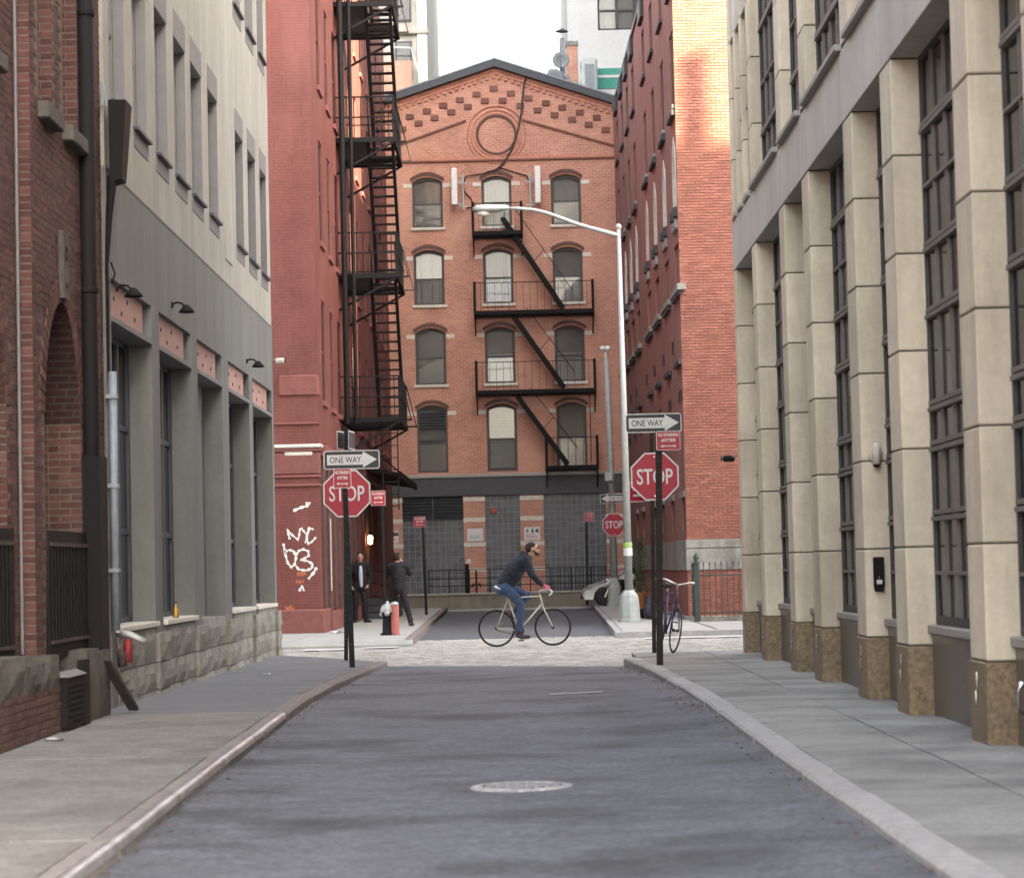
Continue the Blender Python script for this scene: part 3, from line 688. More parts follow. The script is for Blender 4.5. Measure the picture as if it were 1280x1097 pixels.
# band over the tall windows
edges = [11.1]
for (a, b), (c, d) in zip(PIERS, PIERS[1:]): edges += [b, (b+c)/2] if c-b > 2.2 else [b]
edges += [35.2]
for a, b in zip(edges, edges[1:]):
    MB().cbox(X0-.004, X0+.45, a+.004, b-.004, 5.70, 6.40, .006).build('band_panel', 'limestone_band', pb)
MB().box(X0+.02, X0+.5, 11.1, 35.18, 5.705, 6.45).build('band_core', 'joint_dark', pb)
def tall_window(y0, y1, z0, z1, x, trans, singles, muls, parent, pane='dark_glass'):
    fr_ = MB()
    for yy_ in (y0, y1-.05): fr_.box(x-.03, x+.05, yy_, yy_+.05, z0, z1)
    fr_.box(x-.03, x+.05, y0+.05, y1-.05, z0, z0+.07); fr_.box(x-.03, x+.05, y0+.05, y1-.05, z1-.05, z1)
    f = fr_.build('window', 'bronze_frame', parent)
    zz = [z0+.07] + sorted(trans+singles) + [z1-.05]
    for zt in trans:
        MB().box(x-.055, x+.04, y0+.05, y1-.05, zt-.045, zt-.008).build('transom', 'grey_bar', f)
        MB().box(x-.045, x+.04, y0+.05, y1-.05, zt+.008, zt+.045).build('transom', 'grey_bar', f)
    for zt in singles: MB().box(x-.04, x+.04, y0+.05, y1-.05, zt-.014, zt+.014).build('transom', 'grey_bar', f)
    for ym in muls: MB().box(x-.035, x+.04, ym-.010, ym+.010, z0+.07, z1-.05).build('mullion', 'grey_bar', f)
    yb = [y0+.05] + sorted(muls) + [y1-.05]
    for za, zb in zip(zz, zz[1:]):
        for ya, ybb in zip(yb, yb[1:]):
            q = random.uniform(-.004, .004)
            MB().hexa([(x-.004+q,ya,za),(x+.006+q,ya,za),(x+.006,ybb,za),(x-.004,ybb,za)], [(x-.004,ya,zb),(x+.006,ya,zb),(x+.006-q,ybb,zb),(x-.004-q,ybb,zb)]).build('pane', pane, f)
    return f
for (a, b), (c, d) in zip(PIERS, PIERS[1:]):
    wide = c-b > 2.2
    n = 5 if wide else 3
    tall_window(b+.01, c-.01, 0.88, 5.70, X0+.27, [1.79,2.37,2.71,3.49,4.05,5.07], [1.31,4.57], [b+(c-b)*k/n for k in range(1, n)], pb)
    MB().cbox(X0+.165, X0+.36, b-.002, c+.002, 0.80, 0.875, .01).build('window_sill', 'sill_stone', pb)
    m_ = (b+c)/2
    for u0, u1 in ((b+.014, m_-.004), (m_+.004, c-.014)):
        MB().cbox(X0+.20, X0+.36, u0, u1, 0.05, 0.798, .006).build('granite_panel', 'granite_smooth', pb)
    if c < 33:
        tall_window(b+.01, c-.01, 6.46, 9.6, X0+.16, [7.15,8.55], [7.78], [b+(c-b)*k/n for k in range(1, n)], pb)
        MB().cbox(X0-.07, X0+.2, b-.03, c+.03, 6.405, 6.47, .008).build('window_sill', 'sill_stone', pb)
for b, c in ((32.45,33.18),(33.43,34.08),(34.32,34.85)):
    tall_window(b+.005, c-.005, 6.46, 9.02, X0+.10, [7.75], [], [(b+c)/2], pb)
    MB().cbox(X0-.04, X0+.2, b+.03, c-.03, 6.405, 6.47, .008).build('window_sill', 'sill_stone', pb)
    MB().cbox(X0+.004, X0+.24, b-.02, c+.02, 9.02, 9.95, .006).build('lintel_panel', 'limestone_band', pb)
MB().box(X0+.36, 6.0, 11.1, 35.1, 0.0, 9.9).build('interior', 'room_dark', pb)
MB().box(X0, 19.4, 1.5, 28.0, 9.96, 17.0).build('upper_wall', 'limestone_band', pb)
MB().box(X0, 19.4, 28.01, 35.2, 9.96, 30.0).build('unseen_shade_tower', 'limestone_band', pb)  # unseen mass shaped to keep the sun off the crossing and fire escape
MB().box(X0+.1, 16.0, 1.5, 11.1, 0.0, 9.96).build('side_wing', 'limestone_band', pb)
MB().box(6.0, 16.0, 11.1, 35.15, 0.0, 9.96).build('rear_wall', 'limestone_band', pb)
# fittings on it
it = thing('intercom', 'black intercom box with a pale button plate on the limestone pier', 'intercom', (X0+.1,22.66,1.1))
# the box sits on the side of the pier that faces the viewer
yp = 22.7
MB().cbox(X0+.075, X0+.175, yp-.05, yp-.001, 1.17, 1.455, .008).build('case', 'black_iron', it)
MB().poly([(X0+.078,1.172),(X0+.172,1.172),(X0+.165,1.13),(X0+.085,1.13)], 'y', yp-.048, yp-.002).build('hood', 'black_iron', it)
MB().box(X0+.10, X0+.152, yp-.054, yp-.05, 1.20, 1.24).build('button_plate', 'sign_white', it)
MB().ball((X0+.126, yp-.053, 1.262), .008, 8, 6).build('button', 'chrome', it)
wlmp = thing('wall_light', 'small white wall light on the limestone pier above the intercom', 'wall light', (X0+.12,22.66,2.3))
MB().lathe([(0.0,-.02),(0.06,-.02),(0.075,0.0)], (X0+.13, yp-.02, 2.42), 16, 'y').build('back_plate', 'limestone', wlmp)
MB().tube([(X0+.13,yp-.05,2.52),(X0+.13,yp-.07,2.48),(X0+.13,yp-.07,2.33)], [.03,.042,.038], 10).build('shade', 'white_worn', wlmp, True)
MB().lathe([(0.0,-.03),(0.03,-.02),(0.035,0.0)], (X0+.13, yp-.07, 2.325), 10).build('lens', 'dark_metal', wlmp)
hb = thing('hose_tap', 'brass hose tap on the granite panel below the window', 'tap', (X0+.05,17.9,.45))
MB().tube([(X0+.21,17.95,.52),(X0+.15,17.95,.52),(X0+.13,17.95,.50),(X0+.13,17.95,.45)], [.014,.016,.014,.012], 8).build('spout', 'brass', hb, True)
MB().lathe([(.012,0),(.034,.004),(.034,.014),(.012,.018)], (X0+.16,17.95,.545), 10).build('handle', 'brass', hb)
vt = thing('standpipe_valve', 'chrome standpipe valve on the granite base at the right edge', 'valve', (X0+.1,16.3,.5))
MB().tube([(X0+.21,16.5,.56),(X0+.15,16.5,.56),(X0+.13,16.5,.52),(X0+.13,16.5,.38)], [.02,.026,.018,.010], 10).build('body', 'chrome', vt, True)
MB().tube([(X0+.13,16.5,.39),(X0+.16,16.5,.36),(X0+.22,16.5,.36)], .012, 8).build('drain', 'rust_iron', vt)
cc = thing('security_camera', 'dark security camera on the far corner of the limestone building', 'camera', (X0-.15,35.25,2.9))
MB().bar((X0+.05,35.18,3.0), (X0-.12,35.22,2.97), .03).build('bracket', 'grey_bar', cc)
MB().lathe([(.03,-.09),(.05,-.06),(.05,.06),(.04,.08)], (X0-.14,35.24,2.95), 10, 'x').build('housing', 'black_iron', cc)
MB().lathe([(.03,-.02),(.034,0)], (X0-.24,35.24,2.95), 10, 'x').build('lens', 'dark_glass', cc)

# unseen block added behind, its roof edge set to cut the low sun
nb = thing('unseen_shade_block', 'unseen plain block behind the limestone building, sized to cut the low sun', 'building', (30.0,20.0,0.0))
MB().box(19.45, 60, 24, 35.2, 0, 21.8).build('wall', 'back_cream', nb)  # body of the unseen block that cuts the low sun
MB().box(21.4, 21.8, 34.6, 35.0, 21.81, 24.1).build('chimney', 'brick_trim', nb)  # unseen stack placed to cast the dark blob in the sun patch

# ================================================================== GREY AND CREAM RENDERED BUILDING (left)
XL = -4.1
rb = thing('rendered_building', 'cream rendered upper floor over grey ground floor with pink panels, left side', 'building', (-8.0,32.0,0.1))
WY = [(24.57,25.55),(26.1,27.1),(27.75,28.72),(29.32,30.36),(30.86,31.93),(32.58,33.62),(35.75,36.8),(37.42,38.55),(39.2,40.2)]
up_holes = []
for a, b in WY: up_holes += [(a, b, 6.36, 8.08), (a, b, 10.02, 11.75)]
MB().wall('x', XL-.01, XL-.40, 24.2, 40.7, 5.61, 13.5, up_holes).build('upper_wall', 'render_beige', rb)
MB().box(-14, XL-.41, 24.2, 40.68, 0, 13.45).build('rear_wall', 'room_dark', rb)
MB().box(XL-.30, XL+.006, 24.2, 40.72, 5.585, 5.608).build('drip_edge', 'grey_trim', rb)
for a, b in WY:
    for z0, z1, zs in ((6.36,8.08,6.14),(10.02,11.75,9.80)):
        w_ = MB()
        w_.box(XL-.20, XL-.13, a, a+.05, z0, z1); w_.box(XL-.20, XL-.13, b-.05, b, z0, z1)
        w_.box(XL-.20, XL-.13, a+.05, b-.05, z1-.05, z1); w_.box(XL-.20, XL-.13, a+.05, b-.05, z0, z0+.05)
        w_.box(XL-.19, XL-.14, a+.05, b-.05, (z0+z1)/2-.02, (z0+z1)/2+.02)
        w = w_.build('window', 'grey_trim', rb)
        MB().box(XL-.175, XL-.165, a+.05, b-.05, z0+.05, z1-.05).build('pane', 'blue_glass', w)
        MB().box(XL-.128, XL-.012, b-.014, b-.001, z0+.01, z1-.002).build('jamb', 'grey_trim', w)
        MB().cbox(XL-.05, XL-.002, a-.01, b+.01, z1+.003, z1+.345, .004).build('lintel', 'grey_trim', w)
        MB().cbox(XL-.05, XL-.002, a-.01, b+.02, zs, z0-.035, .004).build('apron', 'grey_trim', w)
        MB().cbox(XL-.16, XL+.05, a+.0, b+.02, z0-.034, z0+.006, .004).build('sill', 'navy_frame', w)
MB().cbox(XL-.03, XL+.006, 34.3, 35.15, 5.95, 6.45, .004).build('patch', 'render_beige', rb)
OP = [(24.4,27.12),(27.7,30.42),(31.0,33.6),(34.35,37.0),(37.5,40.4)]
MB().wall('x', XL, XL-.40, 24.2, 40.7, 0.80, 5.584, [(a, b, 0.80, 4.49) for a, b in OP]).build('lower_wall', 'render_grey', rb)
for i, (a, b) in enumerate(OP):
    p = MB().box(XL-.34, XL-.055, a+.004, b-.30, 4.10, 4.485).build('fascia_panel', 'pink_panel', rb)
    MB().box(XL-.34, XL-.10, b-.29, b-.004, 4.10, 4.485).build('end_block', 'navy_frame', p)
    MB().box(XL-.34, XL+.012, a+.004, b-.004, 4.045, 4.097).build('ledge', 'grey_trim', p)
    for k, (u, zz) in enumerate(((.18,4.33),(.36,4.22),(.5,4.38),(.68,4.24),(.08,4.18))):
        MB().lathe([(0,0.012),(.022,.010),(.028,0)], (XL-.055, a+(b-a)*u, zz), 8, 'x').build('bolt', 'rust_iron', p)
    z0 = 0.93
    if i == 2:
        MB().box(XL-.40, XL-.27, a+.002, b-.002, 0.81, 4.04).build('infill_wall', 'render_grey', rb)
    else:
        f = MB()
        x = XL-.28
        for y0 in (a+.01, b-.10, a+(b-a)*.38, a+(b-a)*.70): f.box(x-.05, x+.02, y0, y0+.09, z0, 4.04)
        for zz in (z0, 1.9, 3.05, 3.98): f.box(x-.049, x+.015, a+.01, b-.01, zz, zz+.06)
        fo = f.build('window', 'navy_frame', rb)
        for y0, y1 in ((a+.1,a+(b-a)*.38),(a+(b-a)*.38+.09,a+(b-a)*.70),(a+(b-a)*.70+.09,b-.1)):
            for q0, q1 in ((z0+.06,1.9),(1.96,3.05),(3.11,3.98)):
                MB().box(x-.02, x-.012, y0, y1, q0, q1).build('pane', 'dark_glass', fo)
        MB().cbox(XL-.39, XL+.05, a+.01, b+.0, 0.865, 0.925, .008).build('sill', 'pale_stone', rb)
# rough stone base: three courses of blocks
rs = random.Random(11)
def stone(x1, y0, y1, z0, z1, parent, x0=-4.45, m='rough_stone'):
    """rough-faced block with a bulging, uneven front"""
    n, k = 4, 3; vs = []; fs = []
    for j in range(k+1):
        for i in range(n+1):
            u, v = i/n, j/k
            e = min(u, 1-u, v, 1-v)
            d = -0.022 if e < 0.01 else rs.uniform(-0.012, 0.016)
            vs.append((x1+d, y0+.006+(y1-y0-.012)*u, z0+.005+(z1-z0-.010)*v))
    for j in range(k):
        for i in range(n): fs.append((j*(n+1)+i, j*(n+1)+i+1, (j+1)*(n+1)+i+1, (j+1)*(n+1)+i))
    o = len(vs); vs += [(x0, y0+.006, z0+.005), (x0, y1-.006, z0+.005), (x0, y1-.006, z1-.005), (x0, y0+.006, z1-.005)]
    bl, br_, tr_, tl = 0, n, (k+1)*(n+1)-1, k*(n+1)
    fs.append((o, *[i for i in range(0, n+1)], o+1)); fs.append((o+3, o+2, *[tr_-i for i in range(n+1)]))
    fs.append((o, o+3, *[tl-i*(n+1) for i in range(k+1)])); fs.append((o+1, *[br_+i*(n+1) for i in range(k+1)], o+2))
    MB().add(vs, fs).build('stone_block', m, parent)
sb = MB().box(-4.42, XL+.0, 24.2, 40.7, -0.05, 0.80).build('stone_base', 'mortar_grey', rb)
y = 24.25; segs = []
for i, (a, b) in enumerate(OP):
    nxt = OP[i+1][0] if i < 4 else 40.72
    segs.append((a, b, False)); segs.append((b, nxt, True))
for a, b, pier in segs:
    xf = XL+.085 if pier else XL+.035
    a2, b2 = (a-.12, b+.12) if pier else (a+.12, b-.12)
    if b2 > 40.75: b2 = 40.75
    for zi, (z0, z1) in enumerate(((-.05,.16),(.16,.47),(.47,.80 if pier else .86))):
        if pier: stone(xf, a2, b2, z0, z1, sb)
        else:
            n = 3 if zi % 2 else 2; cuts = [a2] + sorted(a2+(b2-a2)*(k/n+rs.uniform(-.06,.06)) for k in range(1, n)) + [b2]
            for c0, c1 in zip(cuts, cuts[1:]): stone(xf, c0, c1, z0, z1, sb)
# goose-neck lamps over the fascia
for yl, lab in ((24.75,'dark gooseneck lamp over the nearest pink panel'),(28.75,'dark gooseneck lamp between the second pink panel and the grey wall above'),(36.7,'small dark gooseneck lamp above the far pink panels')):
    zl = 4.68 if yl > 26 else 4.42
    gl = thing('gooseneck_lamp', lab, 'lamp', (XL,yl,zl), group='gooseneck lamps on the grey wall')
    MB().lathe([(0,0),(.04,0),(.035,.02)], (XL,yl,zl), 10, 'x').build('wall_plate', 'dark_metal', gl)
    MB().tube([(XL,yl,zl),(XL+.06,yl,zl+.03),(XL+.12,yl,zl+.02),(XL+.17,yl,zl-.03)], .013, 8).build('neck', 'dark_metal', gl)
    MB().lathe([(.02,.04),(.04,.025),(.075,-.015),(.10,-.055),(.092,-.055),(.07,-.015),(.015,.015)], (XL+.18,yl,zl-.04), 14).build('shade', 'dark_metal', gl, True)
sc2 = thing('security_camera', 'pale security camera at the far edge of the rendered building', 'camera', (XL,40.6,5.0))
MB().bar((XL-.02,40.6,5.05), (XL+.1,40.62,5.04), .03).build('bracket', 'grey_bar', sc2)
MB().lathe([(.04,-.07),(.05,-.05),(.05,.06),(.03,.08)], (XL+.13,40.62,5.02), 10, 'x').build('housing', 'white_worn', sc2)
MB().lathe([(.03,0),(.034,.02)], (XL+.21,40.62,5.02), 10, 'x').build('lens', 'black_iron', sc2)
bt = thing('glass_bottle', 'small amber bottle standing on the stone window sill', 'bottle', (XL+.0,28.7,.926))
MB().lathe([(0,0),(.036,.004),(.038,.02),(.038,.09),(.028,.12),(.013,.14),(.012,.175)], (XL+.0,28.7,.926), 14).build('body', 'brass', bt, True)
MB().lathe([(.014,0),(.014,.02),(0,.02)], (XL+.0,28.7,1.10), 10).build('neck_band', 'green_iron', bt)

# ================================================================== RED BRICK BUILDING, nearest on the left
bb = thing('brick_building', 'dark red brick building with arched openings, nearest on the left', 'building', (-8.0,20.0,0.1))
XB, XA, YS = -4.15, -4.25, 20.65
AC, AW, AS, AT = 22.0, 0.88, 2.9, 3.97         # arch centre, half width, springing, top
AC2, AS2 = 19.12, 2.9
def arch_z(y, c): 
    t = (y-c)/AW
    return AS + (AT-AS) * (1-abs(t)**2.0)**0.62 if abs(t) < 1 else 0.0
WB = [(21.05,21.67,5.66,9.3),(22.21,22.93,5.66,9.3)]; WA = [(18.9,19.72,5.8,9.3)]
def in_open(y, z):
    if y > YS:
        if AC-AW < y < AC+AW and z < arch_z(y, AC): return True
        return any(a < y < b and c < z < d for a, b, c, d in WB)
    if AC2-AW < y < AC2+AW and z < arch_z(y, AC2): return True
    return any(a < y < b and c < z < d for a, b, c, d in WA)
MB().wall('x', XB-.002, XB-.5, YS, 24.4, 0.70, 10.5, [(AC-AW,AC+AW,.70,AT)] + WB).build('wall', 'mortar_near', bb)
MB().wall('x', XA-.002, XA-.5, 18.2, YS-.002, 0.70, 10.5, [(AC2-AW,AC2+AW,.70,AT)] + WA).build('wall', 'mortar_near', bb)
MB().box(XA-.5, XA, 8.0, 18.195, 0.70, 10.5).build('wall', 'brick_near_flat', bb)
MB().box(-12, XA-.5, 8.0, 24.38, 0, 10.4).build('rear_wall', 'room_dark', bb)
for c, x in ((AC, XB), (AC2, XA)):
    for sgn in (-1, 1):
        n = 12; pl = []
        for k in range(n+1):
            yy_ = c + sgn*AW*(1-(1-k/n)**1.0) * 1.0
            t = k/n; yv = c + sgn*AW*t; pl.append((yv, arch_z(yv, c) if t < 1 else AS))
        pl = [(yv, zz) for yv, zz in pl] + [(c+sgn*AW, AT+.001), (c, AT+.001)]
        pl = pl[:]
        MB().poly(pl, 'x', x-.46, x-.004).build('spandrel', 'brick_near_shaded', bb)  # darkened brick carries the shade inside the arch
    # voussoirs round the arch
    ring = []
    N = 30
    def AP(t):
        yv = c + AW*math.cos(t); return (yv, AS + (AT-AS)*max(0.0, math.sin(t))**1.24 if False else (arch_z(yv, c) if abs(math.cos(t)) < .9999 else AS))
    for k in range(N):
        t0, t1 = PI*k/N + .012, PI*(k+1)/N - .012
        def off(t, d):
            a = AP(max(.0005, t-.01)); b_ = AP(min(PI-.0005, t+.01)); tx, tz = b_[0]-a[0], b_[1]-a[1]; l = math.hypot(tx, tz) or 1
            p = AP(t); return (p[0]+tz/l*d, p[1]-tx/l*d)
        q = [off(t0, .0), off(t0, .2), off(t1, .2), off(t1, .0)]
        MB().poly(q, 'x', x-.03, x+.006+random.uniform(0,.004)).build('arch_brick', 'brick_near', bb)
    gt = MB().box(x+.012, x+.03, c-AW-.02, c+AW+.12, 0.74, 1.86).build('iron_gate', 'black_iron', bb)
    MB().box(x+.031, x+.05, c-AW+.02, c+AW+.1, 1.72, 1.755).build('gate_rail', 'rust_iron', gt)
    MB().box(x+.031, x+.05, c-AW+.02, c+AW+.1, 0.86, 0.89).build('gate_rail', 'rust_iron', gt)
    for k in range(12):
        yk = c-AW+.08+k*(2*AW-.16)/11
        MB().box(x+.031, x+.045, yk-.011, yk+.011, 0.89, 1.72).build('gate_bar', 'black_iron', gt)
ks = MB().poly([(21.88,4.0),(22.12,4.0),(22.14,4.62),(21.86,4.62)], 'x', XB-.05, XB+.05).build('keystone', 'dirty_stone', bb)
for zz in (4.12, 4.38, 4.46): MB().box(XB+.05, XB+.062, 21.97, 22.03, zz-.02, zz+.02).build('boss', 'dark_metal', ks)
for a, b, x, z in ((21.0,21.75,XB,5.6),(22.15,23.0,XB,5.6),(18.8,19.8,XA,5.74)):
    MB().cbox(x-.16, x+.10, a, b, z-.10, z+.05, .012).build('window_sill', 'dirty_stone', bb)
for a, b, c, d in WB + WA:
    x = XB if a > YS else XA
    f = MB().box(x-.20, x-.14, a, a+.06, c, d).box(x-.20, x-.14, b-.06, b, c, d).box(x-.20, x-.14, a+.06, b-.06, c, c+.07).box(x-.19, x-.15, a+.06, b-.06, 7.3, 7.36).build('window', 'black_iron', bb)
    MB().box(x-.18, x-.17, a+.06, b-.06, c+.07, 7.3).build('pane', 'dark_glass', f)
    MB().box(x-.18, x-.17, a+.06, b-.06, 7.36, d).build('pane', 'dark_glass', f)
# every brick: long rows, the biggest in view kept as pieces of their own
BR = []
def bpx(Y, w, h, facing): 
    s = 3000.0/Y; return w*s*(1.0 if facing else 4.1/Y)*h*s
z = 0.775; row = 0
while z < 8.2:
    for (ya, yb, x) in ((18.2, YS-.004, XA), (YS+.004, 24.39, XB)):
        y = ya - (row % 2)*0.106
        while y < yb:
            a, b = max(y, ya), min(y+0.200, yb)
            if b-a > .03 and not (in_open(a+.01, z+.028) or in_open(b-.01, z+.028)):
                near_arch = any(abs((a+b)/2-c) < AW+.2 and z+.028 < AT+.22 and z > AS-.1 and (((a+b)/2-c)/(AW+.2))**2 + ((z-AS)/(AT-AS+.2))**2 < 1.0 for c in (AC, AC2))
                if not near_arch: BR.append(('x', x, a, b, z, bpx((a+b)/2, b-a, .055, False)))
            y += 0.212
    # faces that look back down the street: the step, the jambs
    for (yf, xa, xb, z0, z1) in ((YS, XA, XB, .7, 8.2), (AC+AW, XB-.42, XB, .7, AS), (21.67, XB-.14, XB, 5.66, 8.2), (22.93, XB-.14, XB, 5.66, 8.2), (AC2+AW, XA-.42, XA, .7, AS), (19.72, XA-.14, XA, 5.8, 8.2)):
        if not (z0 <= z < z1-.04): continue
        x = xb; k = 0
        while x > xa+.02:
            w = .098 if (row+k) % 2 else .20
            c0 = max(x-w, xa); BR.append(('y', yf, c0, x-(.0 if x == xb else .0), z, bpx(yf, x-c0, .055, True))); x = c0-.011; k += 1
    z += 0.0665; row += 1
BR.sort(key=lambda t: -t[5])
rbk = random.Random(5)
rest = MB()
def brick_geo(mb, t):
    ax, f, a, b, z, _ = t
    d = rbk.uniform(0, .004); h = .0555
    if ax == 'x': mb.cbox(f-.03, f+d, a+.001, b-.001, z, z+h, .004)
    else: mb.cbox(a, b, f-d-.001, f+.03, z, z+h, .004)
bwall = MB().box(XB-.3, XB-.25, 23.0, 24.3, .8, 1.0).build('brickwork', 'mortar_near', bb)
for i, t in enumerate(BR):
    if i < 300:
        m_ = MB(); brick_geo(m_, t); m_.build('brick', 'brick_grime_shade' if t[0] == 'y' and t[1] in (AC+AW, AC2+AW) and t[4] > 2.2 else 'brick_near', bb)  # upper arch jambs get the darker brick in place of recess shade
    else:
        ax, f, a, b, z, _ = t; d = rbk.uniform(0, .004)
        if ax == 'x': rest.box(f-.02, f+d, a, b, z, z+.0545)
        else: rest.box(a, b, f-d-.001, f+.02, z, z+.0555)
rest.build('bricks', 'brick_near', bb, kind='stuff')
# plinth in front
pl_ = MB().box(-4.6, -3.96, 4.0, 23.2, -.05, .60).build('plinth', 'dirty_stone', bb)
z = .13; row = 0; pbk = MB()
while z < .50:
    y = 17.5 + (row % 2)*.1
    while y < 23.1:
        pbk.cbox(-3.99, -3.955+rbk.uniform(0,.006), y, min(y+.2, 23.15), z, z+.056, .004); y += .212
    z += .0665; row += 1
pbk.build('bricks', 'brick_grime_shade', pl_, kind='stuff')
for a, b, zt in ((12,14.5,.78),(14.5,16.6,.80),(16.6,18.3,.79),(18.3,19.28,.83),(19.30,19.82,.74),(19.84,20.2,.745),(20.22,20.62,.79),(21.95,22.55,.78),(22.57,23.16,.75)):
    stone(-3.93, a, b, .50 if b < 22 else .12, zt, pl_, x0=-4.5, m='dirty_stone')
# downpipe and services
dp = thing('downpipe', 'thick black downpipe running down the brick corner', 'pipe', (-4.08,23.05,.1))
MB().tube([(-4.085,23.05,10),(-4.085,23.05,3.0),(-4.085,23.05,.12)], .082, 14).build('pipe', 'dark_metal', dp, True)
MB().box(-4.17, -3.99, 22.95, 23.4, .12, 2.6).build('lower_casing', 'black_iron', dp)
for zz in (1.2,4.2,6.9):
    MB().lathe([(.09,-.03),(.097,-.02),(.097,.02),(.09,.03)], (-4.085,23.05,zz), 14).build('collar', 'dark_metal', dp)
cd = thing('conduit', 'galvanised grey conduit on the corner of the rendered building', 'pipe', (-4.05,24.15,.9))
MB().tube([(-4.05,24.13,3.5),(-4.05,24.13,.9)], .043, 12).build('pipe', 'galvanised', cd, True)
for zz in (3.25,2.35,1.5): MB().box(-4.11, -4.0, 24.07, 24.19, zz-.02, zz+.02).build('strap', 'galvanised', cd)
cab = thing('sign_box', 'long black box hung high at the edge of the rendered building', 'box', (-4.0,24.2,5.4))
MB().hexa([(-4.05,24.15,5.43),(-3.93,24.15,5.46),(-3.93,24.45,5.46),(-4.05,24.45,5.43)], [(-4.05,24.1,6.26),(-3.87,24.1,6.26),(-3.87,24.5,6.26),(-4.05,24.5,6.26)]).build('case', 'dark_metal', cab)
MB().tube([(-4.03,24.2,5.5),(-4.07,24.2,5.1),(-4.10,24.2,4.6),(-4.10,24.2,3.4)], [.05,.035,.02,.015], 8).build('cable', 'dark_metal', cab)
MB().tube([(-4.06,24.12,6.2),(-4.09,24.1,6.42),(-4.10,24.1,6.45),(-4.11,24.1,6.2)], .012, 8).build('hook', 'galvanised', cab)
MB().tube([(-4.06,24.2,4.62),(-4.02,24.2,4.5),(-4.05,24.2,4.4),(-4.1,24.2,4.45)], .010, 6).build('loose_wire', 'black_iron', cab)
sp_ = thing('fire_standpipe', 'old fire hose inlet with pale pipe and red valve by the stone base', 'standpipe', (-4.0,24.6,.6))
MB().tube([(-4.15,24.55,.87),(-3.98,24.55,.84),(-3.9,24.55,.80),(-3.82,24.55,.77)], [.04,.042,.036,.03], 10).build('pipe', 'hydrant_silver', sp_, True)
MB().tube([(-4.0,24.55,.80),(-4.0,24.55,.72),(-4.0,24.55,.56)], [.035,.05,.04], 10).build('valve', 'valve_red', sp_, True)
MB().tube([(-4.14,24.5,.7),(-4.06,24.5,.64),(-4.05,24.5,.52)], [.04,.05,.045], 10).build('second_inlet', 'rust_iron', sp_, True)
bdp = MB().bar((-3.93,22.75,.66), (-3.77,23.42,.15), .10, .035).build('plank', 'rust_iron'); tag(bdp, 'dark plank leaning against the brick plinth by the downpipe', 'plank')
ub = thing('utility_box', 'dark louvred metal box with a pale blue top against the brick plinth', 'box', (-3.88,21.2,.12))
MB().cbox(-3.97, -3.89, 20.68, 21.5, .14, .58, .008).build('case', 'dark_metal', ub)
MB().hexa([(-3.97,20.66,.585),(-3.875,20.66,.585),(-3.875,21.52,.585),(-3.97,21.52,.585)], [(-3.97,20.68,.63),(-3.90,20.68,.60),(-3.90,21.5,.60),(-3.97,21.5,.63)]).build('lid', 'grey_trim', ub)
for k in range(7): MB().box(-3.89, -3.88, 20.74, 21.44, .2+k*.05, .225+k*.05).build('louvre', 'dark_metal', ub)
dr = MB().box(-3.97, -3.90, 21.55, 21.8, .1, .70).build('iron_post', 'black_iron'); tag(dr, 'black iron post beside the utility box', 'post')
cdl = MB().tube([(XA+.02,20.45,8),(XA+.02,20.45,3.0),(XA+.02,20.45,.8)], .014, 8).build('cable', 'grey_trim'); tag(cdl, 'thin grey cable running down the brick pilaster', 'cable')

# ================================================================== PAINTED RED BUILDING (far left)
XP = -4.24; YP = 51.4
pt = thing('painted_building', 'tall brick building painted dull red with white graffiti on its corner', 'building', (-8.0,60.0,0.1))
MB().wall('y', YP, YP+.4, -14, XP, 0.1, 20.0, []).build('front_wall', 'painted_brick', pt)
ROWS = [(5.2,7.45),(8.75,11.05),(12.25,14.55),(15.7,18.0)]
SY = [53.0, 55.4, 57.7, 60.3, 63.0, 65.6, 68.3, 71.0, 73.7, 76.4, 79.0]
hol = [(y, y+.95, a, b) for y in SY for a, b in ROWS] + [(58.8,60.2,.1,3.2),(63.2,65.2,.1,3.4),(70,73,.1,3.3)]
MB().wall('x', XP, XP-.4, YP+.4, 82.0, 0.1, 20.0, hol).build('side_wall', 'painted_brick', pt)
MB().box(-14, XP-.41, YP+.41, 82, 0.1, 19.9).build('rear_wall', 'room_dark', pt)
for y in SY:
    for a, b in ROWS:
        w = MB().box(XP-.2, XP-.03, y, y+.06, a, b).box(XP-.2, XP-.03, y+.89, y+.95, a, b).box(XP-.2, XP-.03, y+.06, y+.89, b-.06, b).box(XP-.2, XP-.03, y+.06, y+.89, (a+b)/2-.03, (a+b)/2+.03).build('window', 'storefront', pt)
        MB().box(XP-.06, XP-.05, y+.06, y+.89, a, b-.06).build('pane', 'dark_glass', w)
        MB().cbox(XP-.12, XP+.06, y-.06, y+1.01, a-.12, a-.002, .01).build('sill', 'painted_trim', w)
for y in (58.8,63.2,70.0):
    d = {58.8:1.4,63.2:2.0,70.0:3.0}[y]
    MB().box(XP-.3, XP-.22, y, y+d, .1, 3.2).build('door', 'storefront', pt)
def ptrim(z0, z1, out, m='painted_trim', x1=XP):
    return MB().cbox(-14, x1+out, YP-out, YP+.3, z0, z1, min(.02, out*.4)).build('moulding', m, pt)
MB().cbox(-5.35, XP+.09, YP-.09, YP+1.6, .05, .63, .03).build('base_block', 'painted_stone', pt)
stone_y = MB()
ptrim(3.25,3.31,.05); ptrim(3.44,3.50,.05); ptrim(4.58,4.63,.05); ptrim(4.08,4.16,.09, 'white_worn'); ptrim(4.0,4.078,.06)
MB().cbox(-5.06, XP+.035, YP-.05, YP+.5, 5.2, 5.65, .03).build('rusticated_block', 'painted_stone', pt)
